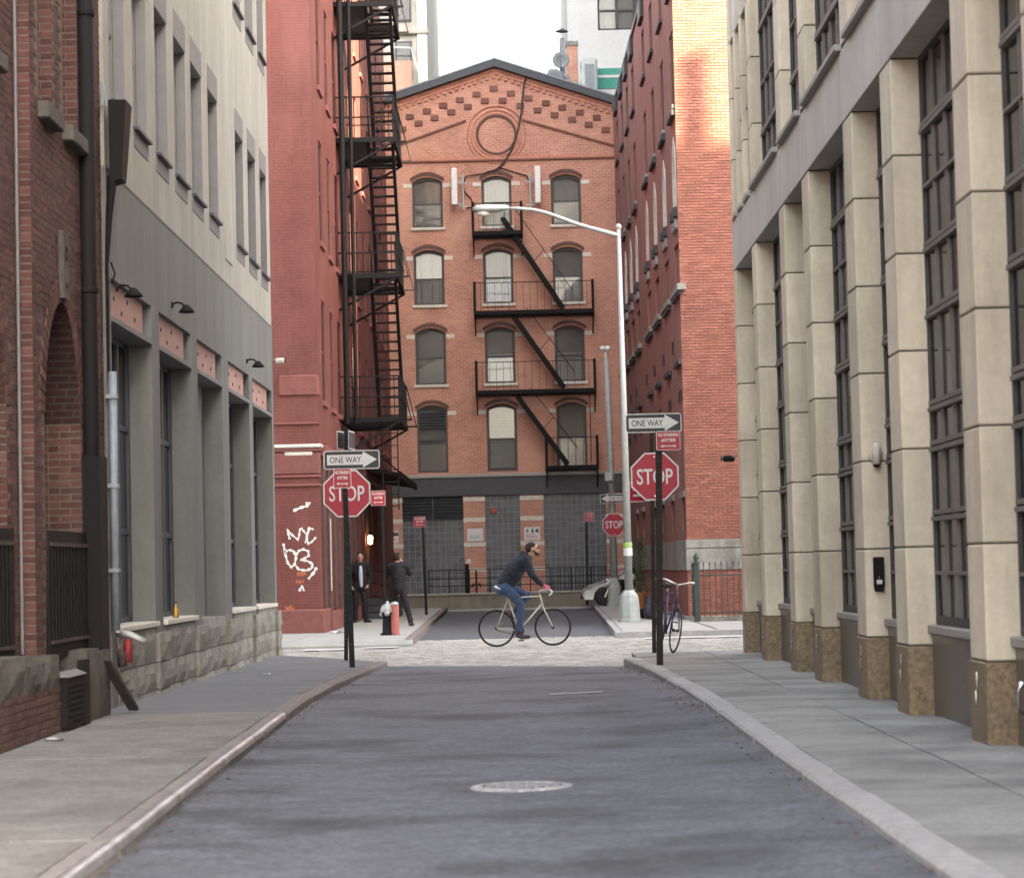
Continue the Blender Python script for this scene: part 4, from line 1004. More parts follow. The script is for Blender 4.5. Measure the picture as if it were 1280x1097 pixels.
MB().cbox(-5.2, XP+.03, YP-.035, YP+.4, 3.52, 3.99, .02).build('capital_block', 'painted_stone', pt)
MB().cbox(-4.95, -4.36, YP-.045, YP-.02, 3.92, 4.0, .01).build('worn_paint', 'white_worn', pt)
for (ya, yb, zz) in ((53.1,58.6,.55),(60.4,63.0,.5),(65.4,69.8,.5)):
    MB().hexa([(XP-.02,ya,.1),(XP+.12,ya,.1),(XP+.12,yb,.1),(XP-.02,yb,.1)], [(XP-.02,ya,zz),(XP+.10,ya,zz),(XP+.10,yb,zz),(XP-.02,yb,zz)]).build('plinth', 'painted_stone', pt)
for k, yk in enumerate((52.0,53.4,55.0,56.6,58.3,60.6,62.2,65.5,67.4,69.3)):
    MB().cbox(XP-.02, XP+.07, yk, yk+.28, .56, 3.9, .02).build('pilaster', 'storefront', pt)
    if k < 9: MB().box(XP-.05, XP+.02, yk+.3, yk+1.3, .58, 3.7).build('panel', 'storefront', pt) if k not in (4,7) else None
MB().box(XP+.071, XP+.076, 53.42, 53.66, 1.0, 2.6).build('paint_streak', 'white_worn', pt)
MB().cbox(XP-.02, XP+.18, YP+.3, 75, 3.9, 4.15, .03).build('shop_cornice', 'painted_trim', pt)
# graffiti strokes as thin paint on the wall
def stroke(pts, r, parent, y=YP-.004, name='graffiti', m='white_paint'):
    P = [(-5.051+(u-135)*.002144, 2.067-(v-140)*.002233) for u, v in pts]
    vs = []; fs = []
    S = []
    for i in range(len(P)-1):
        for k in range(4):
            t = k/4; S.append((P[i][0]+(P[i+1][0]-P[i][0])*t, P[i][1]+(P[i+1][1]-P[i][1])*t))
    S.append(P[-1])
    for i, p in enumerate(S):
        a = S[max(0, i-1)]; b = S[min(len(S)-1, i+1)]; tx, tz = b[0]-a[0], b[1]-a[1]; l = math.hypot(tx, tz) or 1
        rr = r*(0.8+0.35*math.sin(i*1.7)) * (0.75 if i in (0, len(S)-1) else 1)
        vs += [(p[0]-tz/l*rr, y, p[1]+tx/l*rr), (p[0]+tz/l*rr, y, p[1]-tx/l*rr)]
    for i in range(len(S)-1): fs.append((2*i, 2*i+1, 2*i+3, 2*i+2))
    MB().add(vs, fs).build(name, m, parent)
for s_, r in (([(215,112),(205,70),(188,15),(240,70),(300,118),(312,60),(322,8)], .026), ([(330,2),(352,30),(380,62)], .024), ([(412,-4),(392,60),(370,150)], .026),
              ([(455,22),(425,10),(402,40),(386,95),(400,162),(440,135),(478,95)], .024),
              ([(150,148),(160,200),(170,260),(190,335),(228,380),(262,345),(276,280),(250,222),(205,212),(150,238)], .030),
              ([(276,262),(300,225),(345,208),(398,228),(402,272),(350,300),(318,312),(385,320),(440,352),(428,395),(370,412),(300,402),(268,360)], .030),
              ([(478,385),(450,432),(392,495)], .034), ([(300,610),(325,560),(350,608)], .03)):
    stroke(s_, r*.98, pt, y=YP-.004-random.random()*.003)
stroke([(280,440),(320,445),(370,440)], .05, pt, y=YP-.0025, name='paint_wash', m='orange_wash')
stroke([(265,515),(300,520),(350,515)], .04, pt, y=YP-.0022, name='paint_wash', m='orange_wash')
stroke([(160,780),(200,770),(240,785)], .07, pt, y=YP-.0022, name='paint_wash', m='orange_wash')
stroke([(255,-160),(330,-190),(395,-205),(420,-230),(380,-232)], .035, pt)
# drip stains of pale paint on the corner
# steel canopy over the loading door
cn = thing('loading_canopy', 'dark sloping steel canopy over the loading door of the painted building', 'canopy', (XP,68,4.0))
MB().hexa([(XP,65,4.14),(-3.2,65,3.97),(-3.2,76,3.97),(XP,76,4.14)], [(XP,65,4.26),(-3.2,65,4.05),(-3.2,76,4.05),(XP,76,4.26)]).build('deck', 'dark_metal', cn)
MB().box(-3.22, -3.15, 64.95, 76.05, 3.92, 4.10).build('fascia', 'black_iron', cn)
for yk in (65.3,68,71,74): MB().bar((XP,yk,5.0), (-3.22,yk,4.1), .03).build('hanger_rod', 'black_iron', cn)
ll = thing('wall_lantern', 'small lit lantern on the wall behind the man in the dark suit', 'lantern', (XP+.1,66.9,2.2))
MB().bar((XP,66.9,2.05), (XP+.12,66.9,2.12), .025).build('bracket', 'black_iron', ll)
MB().lathe([(.03,0),(.06,.03),(.07,.2),(.03,.25)], (XP+.13,66.9,2.15), 8).build('glass', 'lamp_glow', ll)
MB().lathe([(.08,.0),(.03,.07),(0,.09)], (XP+.13,66.9,2.40), 8).build('cap', 'black_iron', ll)
stp = thing('steel_steps', 'dark steel steps with handrails at the painted building', 'steps', (-3.7,66,.12))
for k in range(3): MB().box(XP+.05, -3.3, 64.5+k*.35, 68.0, .12+k*.18, .28+k*.18).build('step', 'shop_panel', stp)
for x in (-3.35,):
    for yk in (64.6,66.2,67.9): MB().bar((x,yk,.3), (x,yk,1.45), .035).build('rail_post', 'black_iron', stp)
for x0 in (XP+.1,):
    pass
for zz in (0.75,1.1,1.45): MB().bar((-3.95,64.4,zz+.0), (-3.35,64.55,zz-.18), .03).build('handrail', 'black_iron', stp)
for zz in (0.8,1.42): MB().bar((-3.35,64.6,zz), (-3.35,67.9,zz+.0), .03).build('handrail', 'black_iron', stp)

# ---- fire escape on the painted building
fe = thing('fire_escape', 'tall black iron fire escape with steep stairs on the painted building', 'fire escape', (-3.5,60,5.0))
FX0, FX1, FY0, FY1 = XP, -2.78, 58.4, 62.2
FZ = [5.15, 8.68, 12.03, 15.4, 18.8]
for i, zf in enumerate(FZ):
    pf = MB().box(FX0, FX1, FY0, FY0+.08, zf-.12, zf).box(FX0, FX1, FY1-.08, FY1, zf-.12, zf).box(FX1-.06, FX1, FY0+.08, FY1-.08, zf-.12, zf).box(FX0, FX0+.06, FY0+.08, FY1-.08, zf-.12, zf).build('platform', 'black_iron', fe)
    k = FY0+.12
    while k < FY1-.1:
        if i == 0: MB().box(FX0+.06, FX1-.06, k, k+.06, zf-.045, zf-.012).build('slat', 'black_iron', pf)
        else: MB().box(FX0+.06, -3.50 if k < FY0+2.6 else FX1-.06, k, k+.055, zf-.045, zf-.012).build('slat', 'black_iron', pf)
        k += .12
    for (p, q) in (((FX0,FY0+.05,zf-.9),(FX1,FY0+.05,zf-.1)), ((FX0,FY1-.05,zf-.9),(FX1,FY1-.05,zf-.1))):
        MB().bar(p, q, .055).build('bracket', 'black_iron', pf)
    if i < 4:
        for zz in (.5,1.0):
            MB().bar((FX0,FY0+.03,zf+zz), (FX1+.0,FY0+.03,zf+zz), .034).build('rail', 'black_iron', pf)
            MB().bar((FX1-.03,FY0+.03,zf+zz), (FX1-.03,FY1-.03,zf+zz), .034).build('rail', 'black_iron', pf)
            MB().bar((FX0,FY1-.03,zf+zz), (FX1,FY1-.03,zf+zz), .030).build('rail', 'black_iron', pf)
        for yk in [FY0+.03 + j*(FY1-FY0-.06)/12 for j in range(13)]:
            MB().bar((FX1-.03,yk,zf), (FX1-.03,yk,zf+1.0), .05 if yk in (FY0+.03,) else .022).build('baluster', 'black_iron', pf)
        for xk in [FX0+.12+j*.17 for j in range(8)]: MB().bar((xk,FY0+.03,zf), (xk,FY0+.03,zf+1.0), .022).build('baluster', 'black_iron', pf)
        # flared outriggers on the street side
        for yk in (FY0+.4, FY1-.5):
            MB().bar((FX1-.05,yk,zf-.06), (FX1+.26,yk,zf-.06), .045).build('outrigger', 'black_iron', pf)
            MB().bar((FX1+.24,yk,zf-.06), (FX1-.0,yk,zf+1.0), .026).build('outrigger', 'black_iron', pf)
for i in range(4):
    za, zb = FZ[i], FZ[i+1]
    ya, yb = FY1-.6, FY0+.35
    stt = MB().bar((-3.46,ya,za), (-3.46,yb,zb), .085, .20).build('stair', 'black_iron', fe)
    MB().bar((-2.86,ya,za), (-2.86,yb,zb), .075, .20).build('stringer', 'black_iron', stt)
    n = 16
    for k in range(1, n):
        t = k/n; yk, zk = ya+(yb-ya)*t, za+(zb-za)*t
        MB().box(-3.44, -2.88, yk-.10, yk+.10, zk-.018, zk+.018).build('tread', 'black_iron', stt)
    for xx in (-3.46,-2.86):
        MB().bar((xx,ya,za+.9), (xx,yb,zb+.75), .03).build('handrail', 'black_iron', stt)
for xr, rr_ in ((-4.08,.07),(-3.86,.05)):
    MB().tube([(xr,58.36,5.0),(xr,58.36,19.5)], rr_, 8).build('riser_pipe', 'black_iron', fe)
dl = MB().bar((-3.30,59.4,2.9), (-3.30,59.4,5.1), .03).build('drop_ladder', 'black_iron', fe)
MB().bar((-2.92,59.4,2.9), (-2.92,59.4,5.1), .03).build('ladder_side', 'black_iron', dl)
for k in range(7): MB().bar((-3.30,59.4,3.0+k*.3), (-2.92,59.4,3.0+k*.3), .022).build('rung', 'black_iron', dl)

# ================================================================== GABLED WAREHOUSE closing the view
YF = 82.0
fb = thing('gabled_warehouse', 'red brick warehouse with a low gable and arched windows closing the street', 'building', (-.4,88,0.0))
FXA, FXB = -4.45, 3.72
FW = [(-3.36,-2.31),(-.97,.06),(1.42,2.45)]
FR = [(13.12,14.87),(10.45,12.36),(7.71,9.66),(4.70,7.02)]
MB().wall('y', YF, YF+.4, FXA, FXB, 4.62, 15.40, [(a, b, c, d) for a, b in FW for c, d in FR]).build('facade', 'brick_facing', fb)
gp = [(FXA,15.405),(FXB,15.405),(FXB,17.25),(-.42,18.62),(FXA,17.30)]
MB().poly(gp, 'y', YF+.02, YF+.4).build('gable', 'brick_facing', fb)
MB().box(FXA, FXB, YF+.41, 105, 0, 15.3).build('rear_walls', 'room_dark', fb)
MB().poly([(FXA-.1,17.2),(-.42,18.6),(FXB+.1,17.15),(FXB+.1,15.2),(FXA-.1,15.2)], 'y', YF+.41, 104.9).build('roof', 'slate', fb)
def raked(name, off0, off1, y0, y1, m, parent=fb, xa=FXA-.05, xb=FXB+.05):
    """pair of raking bands following the gable slopes, off0..off1 below the roof line"""
    for (x0, z0, x1, z1) in ((xa,17.56,-.42,18.85),(-.42,18.85,xb,17.42)):
        o = MB().add([(x0,y0,z0-off0),(x1,y0,z1-off0),(x1,y0,z1-off1),(x0,y0,z0-off1),(x0,y1,z0-off0),(x1,y1,z1-off0),(x1,y1,z1-off1),(x0,y1,z0-off1)],
                 [(3,2,1,0),(4,5,6,7),(0,1,5,4),(1,2,6,5),(2,3,7,6),(3,0,4,7)]).build(name, m, parent)
raked('verge_board', 0.0, .24, YF-.28, YF+.5, 'slate')
raked('tin_edge', -.06, -.004, YF-.30, YF+1.2, 'roof_tin')
raked('brick_corbel', .245, .36, YF-.06, YF+.1, 'brick_trim')
raked('brick_corbel', .362, .46, YF-.025, YF+.1, 'brick_trim')
dn = MB()
for s, (x0, z0, x1, z1) in enumerate(((FXA,17.56,-.42,18.85),(-.42,18.85,FXB,17.42))):
    n = 38
    for k in range(n):
        t = (k+.5)/n; x, z = x0+(x1-x0)*t, z0+(z1-z0)*t-.52
        if k % 2: dn.box(x-.05, x+.05, YF-.045, YF+.05, z-.06, z+.055)
dn.build('dentils', 'brick_trim', fb, kind='stuff')
CK = [(-3.37,16.98),(-2.78,17.15),(-2.22,17.34),(-1.64,17.52),(-1.06,17.7),(-0.47,17.89),(0.12,17.7),(0.72,17.52),(1.32,17.34),(1.88,17.17),(2.48,16.99),(3.06,16.8),
      (-3.64,16.55),(-3.08,16.74),(-2.52,16.92),(-1.94,17.1),(-1.37,17.28),(-0.78,17.46),(-0.17,17.46),(0.44,17.27),(1.03,17.1),(1.61,16.92),(2.21,16.75),(2.78,16.56),(3.35,16.37)]
for x, z in CK: MB().cbox(x-.135, x+.135, YF-.03, YF+.06, z-.095, z+.095, .01).build('chequer_brick', 'brick_dark', fb)
# belt course, raking mouldings, round medallion
MB().cbox(FXA, FXB, YF-.06, YF+.05, 15.36, 15.42, .01).build('belt_course', 'brick_dark', fb)
MB().cbox(FXA, FXB, YF-.03, YF+.05, 15.425, 15.52, .01).build('belt_course', 'brick_trim', fb)
for x0, z0, x1, z1 in ((FXA,15.75,-1.45,16.76),(.50,16.74,FXB,15.74)):
    MB().add([(x0,YF-.04,z0),(x1,YF-.04,z1),(x1,YF-.04,z1+.07),(x0,YF-.04,z0+.07),(x0,YF+.1,z0),(x1,YF+.1,z1),(x1,YF+.1,z1+.07),(x0,YF+.1,z0+.07)],
             [(0,1,2,3),(4,7,6,5),(0,4,5,1),(3,2,6,7),(0,3,7,4),(1,5,6,2)]).build('raking_mould', 'brick_dark', fb)
for r, rr, m in ((.86,.035,'brick_trim'),(.66,.04,'lintel_brown'),(.74,.03,'brick_trim'),(1.0,.02,'brick_trim')):
    MB().lathe([(r-rr,.06),(r-rr,-.012),(r,-.028),(r+rr,-.012),(r+rr,.06)], (-.41,YF,16.28), 40, 'y').build('medallion_ring', m, fb)
# windows
rw = random.Random(21)
def arc(x0, x1, zs, rise, n=10):
    return [(x0+(x1-x0)*k/n, zs+rise*(1-(2*k/n-1)**2)) for k in range(n+1)]
for wi, (a, b) in enumerate(FW):
    for ri, (c, d) in enumerate(FR):
        zs, rise = d-.17, .16
        cor = arc(a, b, zs, rise)
        MB().poly([(a-.002,d+.002)] + [(x, z) for x, z in cor] + [(b+.002,d+.002)], 'y', YF+.006, YF+.3).build('arch_infill', 'brick_facing', fb)
        fr_ = MB()
        fr_.box(a, a+.085, YF+.10, YF+.2, c, zs+.02); fr_.box(b-.085, b, YF+.10, YF+.2, c, zs+.02)
        fr_.poly(arc(a+.001, b-.001, zs, rise) + [(x, z-.11) for x, z in reversed(arc(a+.001, b-.001, zs, rise))], 'y', YF+.11, YF+.2)
        fr_.box(a+.085, b-.085, YF+.10, YF+.2, c, c+.07); zm = (c+d)/2-.06
        fr_.box(a+.085, b-.085, YF+.11, YF+.19, zm-.03, zm+.03)
        w = fr_.build('window', 'bronze_frame', fb)
        for y_, z0_, z1_ in ((YF+.168, zm+.03, d-.02), (YF+.138, c+.07, zm-.03)):
            t1_, t2_, t3_ = rw.uniform(-.022, .022), rw.uniform(-.022, .022), rw.uniform(-.012, .012)
            P4 = [(a+.085, y_-t1_-t2_, z0_), (b-.085, y_+t1_-t2_, z0_), (b-.085, y_+t1_+t2_+t3_, z1_), (a+.085, y_-t1_+t2_, z1_)]
            MB().add(P4 + [(x, y+.006, z) for x, y, z in P4], [(0,1,2,3),(7,6,5,4),(0,4,5,1),(1,5,6,2),(2,6,7,3),(3,7,4,0)]).build('pane', 'house_glass', w)
        MB().box(a+.04, b-.04, YF+.36, YF+.40, c, d).build('room_back', 'room_grey', w)
        # hood moulding, imposts, sill
        o = arc(a-.06, b+.06, zs+.02, rise+.05); o2 = arc(a-.06, b+.06, zs+.13, rise+.05)
        MB().poly(o + list(reversed(o2)), 'y', YF-.05, YF+.04).build('hood_mould', 'lintel_brown', w)
        for x0, x1 in ((a-.30,a-.01),(b+.01,b+.30)):
            if wi == 2 and ri == 3 and x1 > 2.7: pass
            MB().cbox(x0, x1, YF-.02, YF+.08, zs-.20, zs-.06, .008).build('impost_stone', 'pale_stone', w)
        if ri < 3: MB().cbox(a-.06, b+.08, YF-.07, YF+.12, c-.10, c-.002, .01).build('sill', 'pale_stone', w)
        kind = {(0,0):'dark',(0,1):'v',(0,2):'plain',(0,3):'louv',(1,0):'v',(1,1):'v',(1,2):'half',(1,3):'h',(2,0):'v',(2,1):'dark',(2,2):'half',(2,3):'h'}[(wi, ri)]
        if kind == 'v':
            bl = MB(); n = 9
            for k in range(n):
                if rw.random() < .18: continue
                x = a+.1+(b-a-.2)*(k+.1)/n
                bl.hexa([(x,YF+.27,c+.1),(x+.085,YF+.25,c+.1),(x+.085,YF+.255,c+.1),(x,YF+.275,c+.1)], [(x,YF+.27,d-.1),(x+.085,YF+.25,d-.1),(x+.085,YF+.255,d-.1),(x,YF+.275,d-.1)])
            bl.build('blind', 'blind_white', w)
        elif kind == 'h':
            bl = MB(); z = c+.12
            while z < d-.15: bl.box(a+.1, b-.1, YF+.25, YF+.27, z, z+.075); z += .085
            bl.build('blind', 'blind_warm' if wi == 2 else 'blind_white', w)
        elif kind in ('half', 'plain'):
            MB().poly([(a+.1,c+.08),(b-.1,c+.08),(b-.1,zm+.1 if kind == 'half' else c+1.0),(a+.1,zm+(.1 if kind == 'half' else -.35))], 'y', YF+.26, YF+.27).build('curtain', 'blind_white', w)
        elif kind == 'louv':
            for k in range(6): MB().hexa([(a+.09,YF+.09,zm+.42+k*.10),(b-.09,YF+.09,zm+.42+k*.10),(b-.09,YF+.16,zm+.46+k*.10),(a+.09,YF+.16,zm+.46+k*.10)], [(a+.09,YF+.09,zm+.44+k*.10),(b-.09,YF+.09,zm+.44+k*.10),(b-.09,YF+.16,zm+.48+k*.10),(a+.09,YF+.16,zm+.48+k*.10)]).build('louvre', 'slate', w)
            MB().poly([(a+.1,c+.08),(b-.1,c+.08),(b-.1,c+.95),(a+.1,c+.95)], 'y', YF+.26, YF+.27).build('curtain', 'blind_warm', w)
# ground floor
MB().cbox(FXA, FXB, YF-.14, YF+.3, 4.50, 4.615, .015).build('stone_ledge', 'sill_stone', fb)
MB().box(FXA, FXB, YF-.08, YF+.3, 3.88, 4.497).build('shop_fascia', 'shop_panel', fb)
for a, b in ((FXA,-3.92),(-1.83,-1.10),(.105,.90),(3.04,FXB)):
    pr = MB().box(a, b, YF-.02, YF+.35, .57, 3.877).build('brick_pier', 'brick_facing', fb)
    for zz in (3.69,2.98,2.135,1.29): MB().cbox(a-.012, b+.012, YF-.035, YF+.1, zz, zz+.15 if zz > 2 else zz+.11, .008).build('stone_stripe', 'pale_stone', pr)
for a, b, zt in ((-3.92,-1.83,3.06),(-1.10,.105,3.877),(.90,3.04,3.877)):
    bk = MB().box(a, b, YF+.06, YF+.3, .57, zt).build('glass_block_wall', 'block_joint', fb)
    gb = MB(); n = round((b-a)/.2); m_ = round((zt-.57)/.2)
    for i in range(n):
        for j in range(m_):
            u0, u1 = a+(b-a)*i/n+.008, a+(b-a)*(i+1)/n-.008; v0, v1 = .57+(zt-.57)*j/m_+.008, .57+(zt-.57)*(j+1)/m_-.008
            gb.box(u0, u1, YF+.045, YF+.065, v0, v1)
    gb.build('glass_blocks', 'glass_block', bk, kind='stuff')
lv = MB().box(-3.92, -1.83, YF+.10, YF+.3, 3.06, 3.877).build('louvre_panel', 'slate', fb)
for k in range(7):
    z = 3.10+k*.11
    for x0, x1 in ((-3.9,-2.91),(-2.85,-1.85)):
        MB().hexa([(x0,YF-.0,z),(x1,YF-.0,z),(x1,YF+.10,z+.05),(x0,YF+.10,z+.05)], [(x0,YF-.0,z+.02),(x1,YF-.0,z+.02),(x1,YF+.10,z+.07),(x0,YF+.10,z+.07)]).build('louvre', 'slate', lv)
MB().box(-2.91, -2.85, YF-.01, YF+.1, 3.06, 3.877).build('louvre_post', 'slate', lv)
# notices on the piers (unreadable at this size)
for x0, x1, z0, z1, m2 in ((-1.72,-1.18,2.33,2.75,'galvanised'),(.22,.77,2.32,2.76,'sign_black'),(-4.39,-4.07,2.33,2.75,'sign_black')):
    n_ = thing('notice_plate', {-1.72:'white notice with pale blue lines on the middle-left brick pier',.22:'white notice with dark icons on the middle-right brick pier',-4.39:'white notice with dark icons on the left-hand brick pier'}[x0], 'notice', ((x0+x1)/2,YF-.03,z0), group='notices on the warehouse piers')
    MB().box(x0, x1, YF-.045, YF-.022, z0, z1).build('plate', 'sign_white', n_)
    for k in range(3): MB().box(x0+.06, x1-.06-.05*k, YF-.048, YF-.0455, z0+.08+k*.05, z0+.10+k*.05).build('line', 'galvanised' if m2 == 'galvanised' else 'glove_pink', n_)
    if m2 == 'sign_black':
        for u, w_, h_, m3 in ((.2,.05,.07,'grey_bar'),(.52,.045,.09,'sign_black'),(.80,.07,.07,'sign_black')): MB().poly([(x0+(x1-x0)*u-w_,z1-.12-h_*.6),(x0+(x1-x0)*u+w_,z1-.12-h_),(x0+(x1-x0)*u+w_*.5,z1-.12+h_),(x0+(x1-x0)*u-w_*.4,z1-.12+h_*.7)], 'y', YF-.048, YF-.0455).build('icon', m3, n_)
al = MB().lathe([(0,-.06),(.10,-.05),(.12,0)], (-.81,YF+.04,3.34), 18, 'y').build('alarm_bell', 'bollard_red', None, True); tag(al, 'round red alarm bell on the dark glass block wall', 'alarm bell')
# loading dock
dk = thing('loading_dock', 'low concrete loading dock in front of the warehouse', 'dock', (-.4,80.8,0))
MB().cbox(FXA, 3.62, 80.0, 81.9, -.05, .52, .015).build('wall', 'dock_concrete', dk)
MB().cbox(FXA, 3.62, 79.95, 81.95, .522, .58, .012).build('coping', 'sill_stone', dk)
MB().box(-2.4, 2.4, 79.4, 79.93, -.03, .06).build('kerb_step', 'walk_far', dk)
rl = thing('dock_railing', 'thin dark railing along the top of the loading dock', 'railing', (-.4,80.15,.58))
for zz in (.83,1.08,1.36): MB().bar((-3.0,80.15,zz), (3.1,80.15,zz), .03).build('rail', 'black_iron', rl)
for k in range(10): MB().bar((-3.0+k*6.1/9,80.15,.58), (-3.0+k*6.1/9,80.15,1.37), .035).build('post', 'black_iron', rl)
for k in range(16): MB().bar((1.15+k*.125,80.15,.6), (1.15+k*.125,80.15,1.36), .02).build('baluster', 'black_iron', rl)
sv = thing('standpipe', 'dark standpipe with valves on the loading dock', 'standpipe', (-1.42,80.5,.58))
MB().tube([(-1.42,80.5,.58),(-1.42,80.5,1.33)], .03, 8).build('pipe', 'dark_metal', sv)
for s in (-1, 1): MB().tube([(-1.42,80.5,.86),(-1.42+s*.12,80.45,.86),(-1.42+s*.15,80.40,.80)], .045, 8).build('inlet', 'rust_iron', sv)
dbx = thing('meter_box', 'dark meter box with a white top on the dock', 'box', (-1.73,80.6,.58))
MB().cbox(-1.80, -1.66, 80.55, 80.7, .58, 1.55, .01).build('post', 'dark_metal', dbx)
MB().cbox(-1.76, -1.58, 80.5, 80.7, 1.56, 1.72, .02).build('head', 'white_worn', dbx)
# fire escape on the warehouse
f2 = thing('fire_escape', 'black iron balconies and zigzag stairs on the gabled warehouse front', 'fire escape', (.7,81.5,4.8))
FLO = [(12.82,-1.31,.42),(10.1,-1.31,2.78),(7.4,-1.31,2.78),(4.80,1.0,2.8)]
for z, xa, xb in FLO:
    pf = MB().box(xa, xb, 81.0, 81.06, z-.13, z).box(xa, xb, 81.9, 81.98, z-.13, z).box(xa, xa+.06, 81.06, 81.9, z-.13, z).box(xb-.06, xb, 81.06, 81.9, z-.13, z).build('balcony', 'black_iron', f2)
    n = int((xb-xa)/.12)
    for k in range(1, n):
        x = xa+(xb-xa)*k/n; MB().box(x-.03, x+.03, 81.06, 81.9, z-.05, z-.02).build('slat', 'black_iron', pf)
    for zz in (.95,):
        MB().bar((xa,81.03,z+zz), (xb,81.03,z+zz), .025).build('rail', 'black_iron', pf)
    for x in (xa+.04, xb-.04):
        MB().box(x-.045, x+.045, 81.0, 81.07, z, z+1.0).build('post', 'black_iron', pf)
        MB().bar((x,81.03,z+.97), (x,81.98,z+.97), .05).build('rail', 'black_iron', pf)
        MB().bar((x,81.03,z+.5), (x,81.98,z+.5), .03).build('rail', 'black_iron', pf)
        MB().bar((x,81.05,z-.1), (x,81.98,z-.75), .04).build('bracket', 'black_iron', pf)
    n = int((xb-xa)/.24)
    for k in range(1, n):
        x = xa+(xb-xa)*k/n; MB().bar((x,81.03,z), (x,81.03,z+.95), .012).build('baluster', 'black_iron', pf)
for x0, z0, x1, z1 in ((-.27,13.3,1.73,10.15),(.02,9.95,1.70,7.45),(.10,7.2,1.75,4.85)):
    s_ = MB().bar((x0,81.15,z0), (x1,81.15,z1), .04, .16).build('stair', 'black_iron', f2)
    MB().bar((x0,81.65,z0), (x1,81.65,z1), .04, .14).build('stringer', 'black_iron', s_)
    for k in range(1, 14): MB().box(x0+(x1-x0)*k/14-.05, x0+(x1-x0)*k/14+.05, 81.17, 81.63, z0+(z1-z0)*k/14-.01, z0+(z1-z0)*k/14+.01).build('tread', 'black_iron', s_)
    MB().bar((x0+.45,81.15,z0+.25), (x1+.35,81.15,z1+.55), .025).build('handrail', 'black_iron', s_)
    MB().bar(((x0+x1)/2,81.15,(z0+z1)/2), ((x0+x1)/2+.38,81.15,(z0+z1)/2+.42), .022).build('handrail', 'black_iron', s_)
dr_ = MB().bar((2.55,81.1,4.9), (2.55,81.1,7.3), .03).build('drop_ladder', 'black_iron', f2)
# mobile antennas
for s, lab in ((-1,'white panel antenna on a pole left of the middle top window'),(1,'white panel antenna on a pole right of the middle top window')):
    xc = -1.89 if s < 0 else .965; xm = -1.60 if s < 0 else .70
    an = thing('antenna', lab, 'antenna', (xm,81.7,13.7), group='panel antennas on the warehouse')
    MB().cbox(xc-.10, xc+.10, 81.45, 81.62, 13.80, 15.08, .03).build('panel', 'white_paint', an)
    MB().tube([(xm,81.72,13.66),(xm,81.72,14.9)], .035, 10).build('pole', 'aluminium_paint', an)
    for zz in (13.85,14.65):
        MB().bar((xm,81.72,zz), (xc,81.6,zz), .05).build('clamp', 'aluminium_paint', an)
        MB().bar((xm-.16,81.72,zz-.06), (xm+.16,81.72,zz-.06), .04).build('wall_bracket', 'aluminium_paint', an)
cbp = [(.67,81.9,18.31),(.57,81.93,17.91),(.52,81.93,17.5),(.48,81.94,17.04),(.36,81.95,16.5),(.2,81.92,16.0),(.04,81.94,15.63),(-.15,81.93,15.33),(-.3,81.93,15.17),(-.57,81.94,14.98)]
cbl = MB().tube(cbp, .035, 6).build('cable', 'rust_iron'); tag(cbl, 'loose grey cable hanging across the brick gable', 'cable')
cb2 = MB().tube([(-.3,81.93,15.12),(-.9,81.94,14.93),(-1.5,81.93,14.85),(-1.62,81.93,14.4),(-1.35,81.93,14.1),(-1.2,81.93,13.8),(-1.5,81.93,13.75)], .022, 6).build('cable', 'black_iron'); tag(cb2, 'thin dark cable looping to the left panel antenna', 'cable')
cb3 = MB().tube([(-.3,81.93,15.12),(.2,81.94,14.95),(.6,81.93,14.82),(.68,81.93,14.6)], .022, 6).build('cable', 'black_iron'); tag(cb3, 'thin dark cable looping to the right panel antenna', 'cable')

# ================================================================== RED BRICK CORNER BUILDING (right, far)
rd = thing('corner_building', 'tall orange-red brick building with a grey stone band behind the iron fence', 'building', (3.9,55.4,0), 0.0105, local=True)
BAY = [.75,4.0,7.4,10.6,15.5,18.4,21.3,24.2]
hol = []
for c in BAY:
    hol += [(c-.5,c+.5,9.72,11.2),(c-.55,c+.55,12.1,13.9),(c-.55,c+.55,14.86,16.2),(c-.5,c+.5,2.2,2.95)]
    hol += [(c-.75,c+.75,7.86,8.9)]
hol.append((20.6,24.2,.1,2.0))
hol = [h for h in hol if not (h[2] == 2.2 and 20 < h[0] < 24.5)]
MB().wall('x', 0, .45, .12, 26.3, 1.96, 17.0, hol).build('side_wall', 'brick_red_side', rd)
MB().wall('x', 0, .45, .12, 26.3, .2, 1.25, [(20.6,24.2,.2,1.25)]).build('side_wall', 'brick_red_side', rd)
MB().wall('x', -.03, .45, .1, 20.6, 1.253, 1.957, []).build('stone_band', 'old_stone', rd)
MB().box(-.08, .4, .05, 20.5, .0, .2).build('plinth', 'old_stone', rd)
MB().box(.01, 9.0, .02, .14, 0, 17.0).build('front_wall', 'mortar_red', rd)
MB().box(.5, 1.6, .45, 26.2, .1, 16.9).build('interior', 'room_dark', rd)
MB().box(1.6, 9.0, .15, 26.2, .1, 16.95).build('rear_wall', 'room_dark', rd)
MB().box(2.3, 9.0, 1.0, 26.2, 16.96, 32.0).build('unseen_shade_storeys', 'back_cream', rd)  # added out of view to keep the sun off the gable
MB().box(-.06, 9.0, -.06, 26.3, 17.002, 17.12).build('parapet', 'old_stone', rd)
fbk = MB(); z = 1.97; row = 0; rr = random.Random(9)
while z < 16.9:
    x = 0.0 - (row % 2)*.1
    while x < 2.6:
        a, b = max(x, .0), x+.2
        if b-a > .03: fbk.box(a, b, -.004-rr.random()*.006, .03, z, z+.055)
        x += .211
    z += .0675; row += 1
z = .2; 
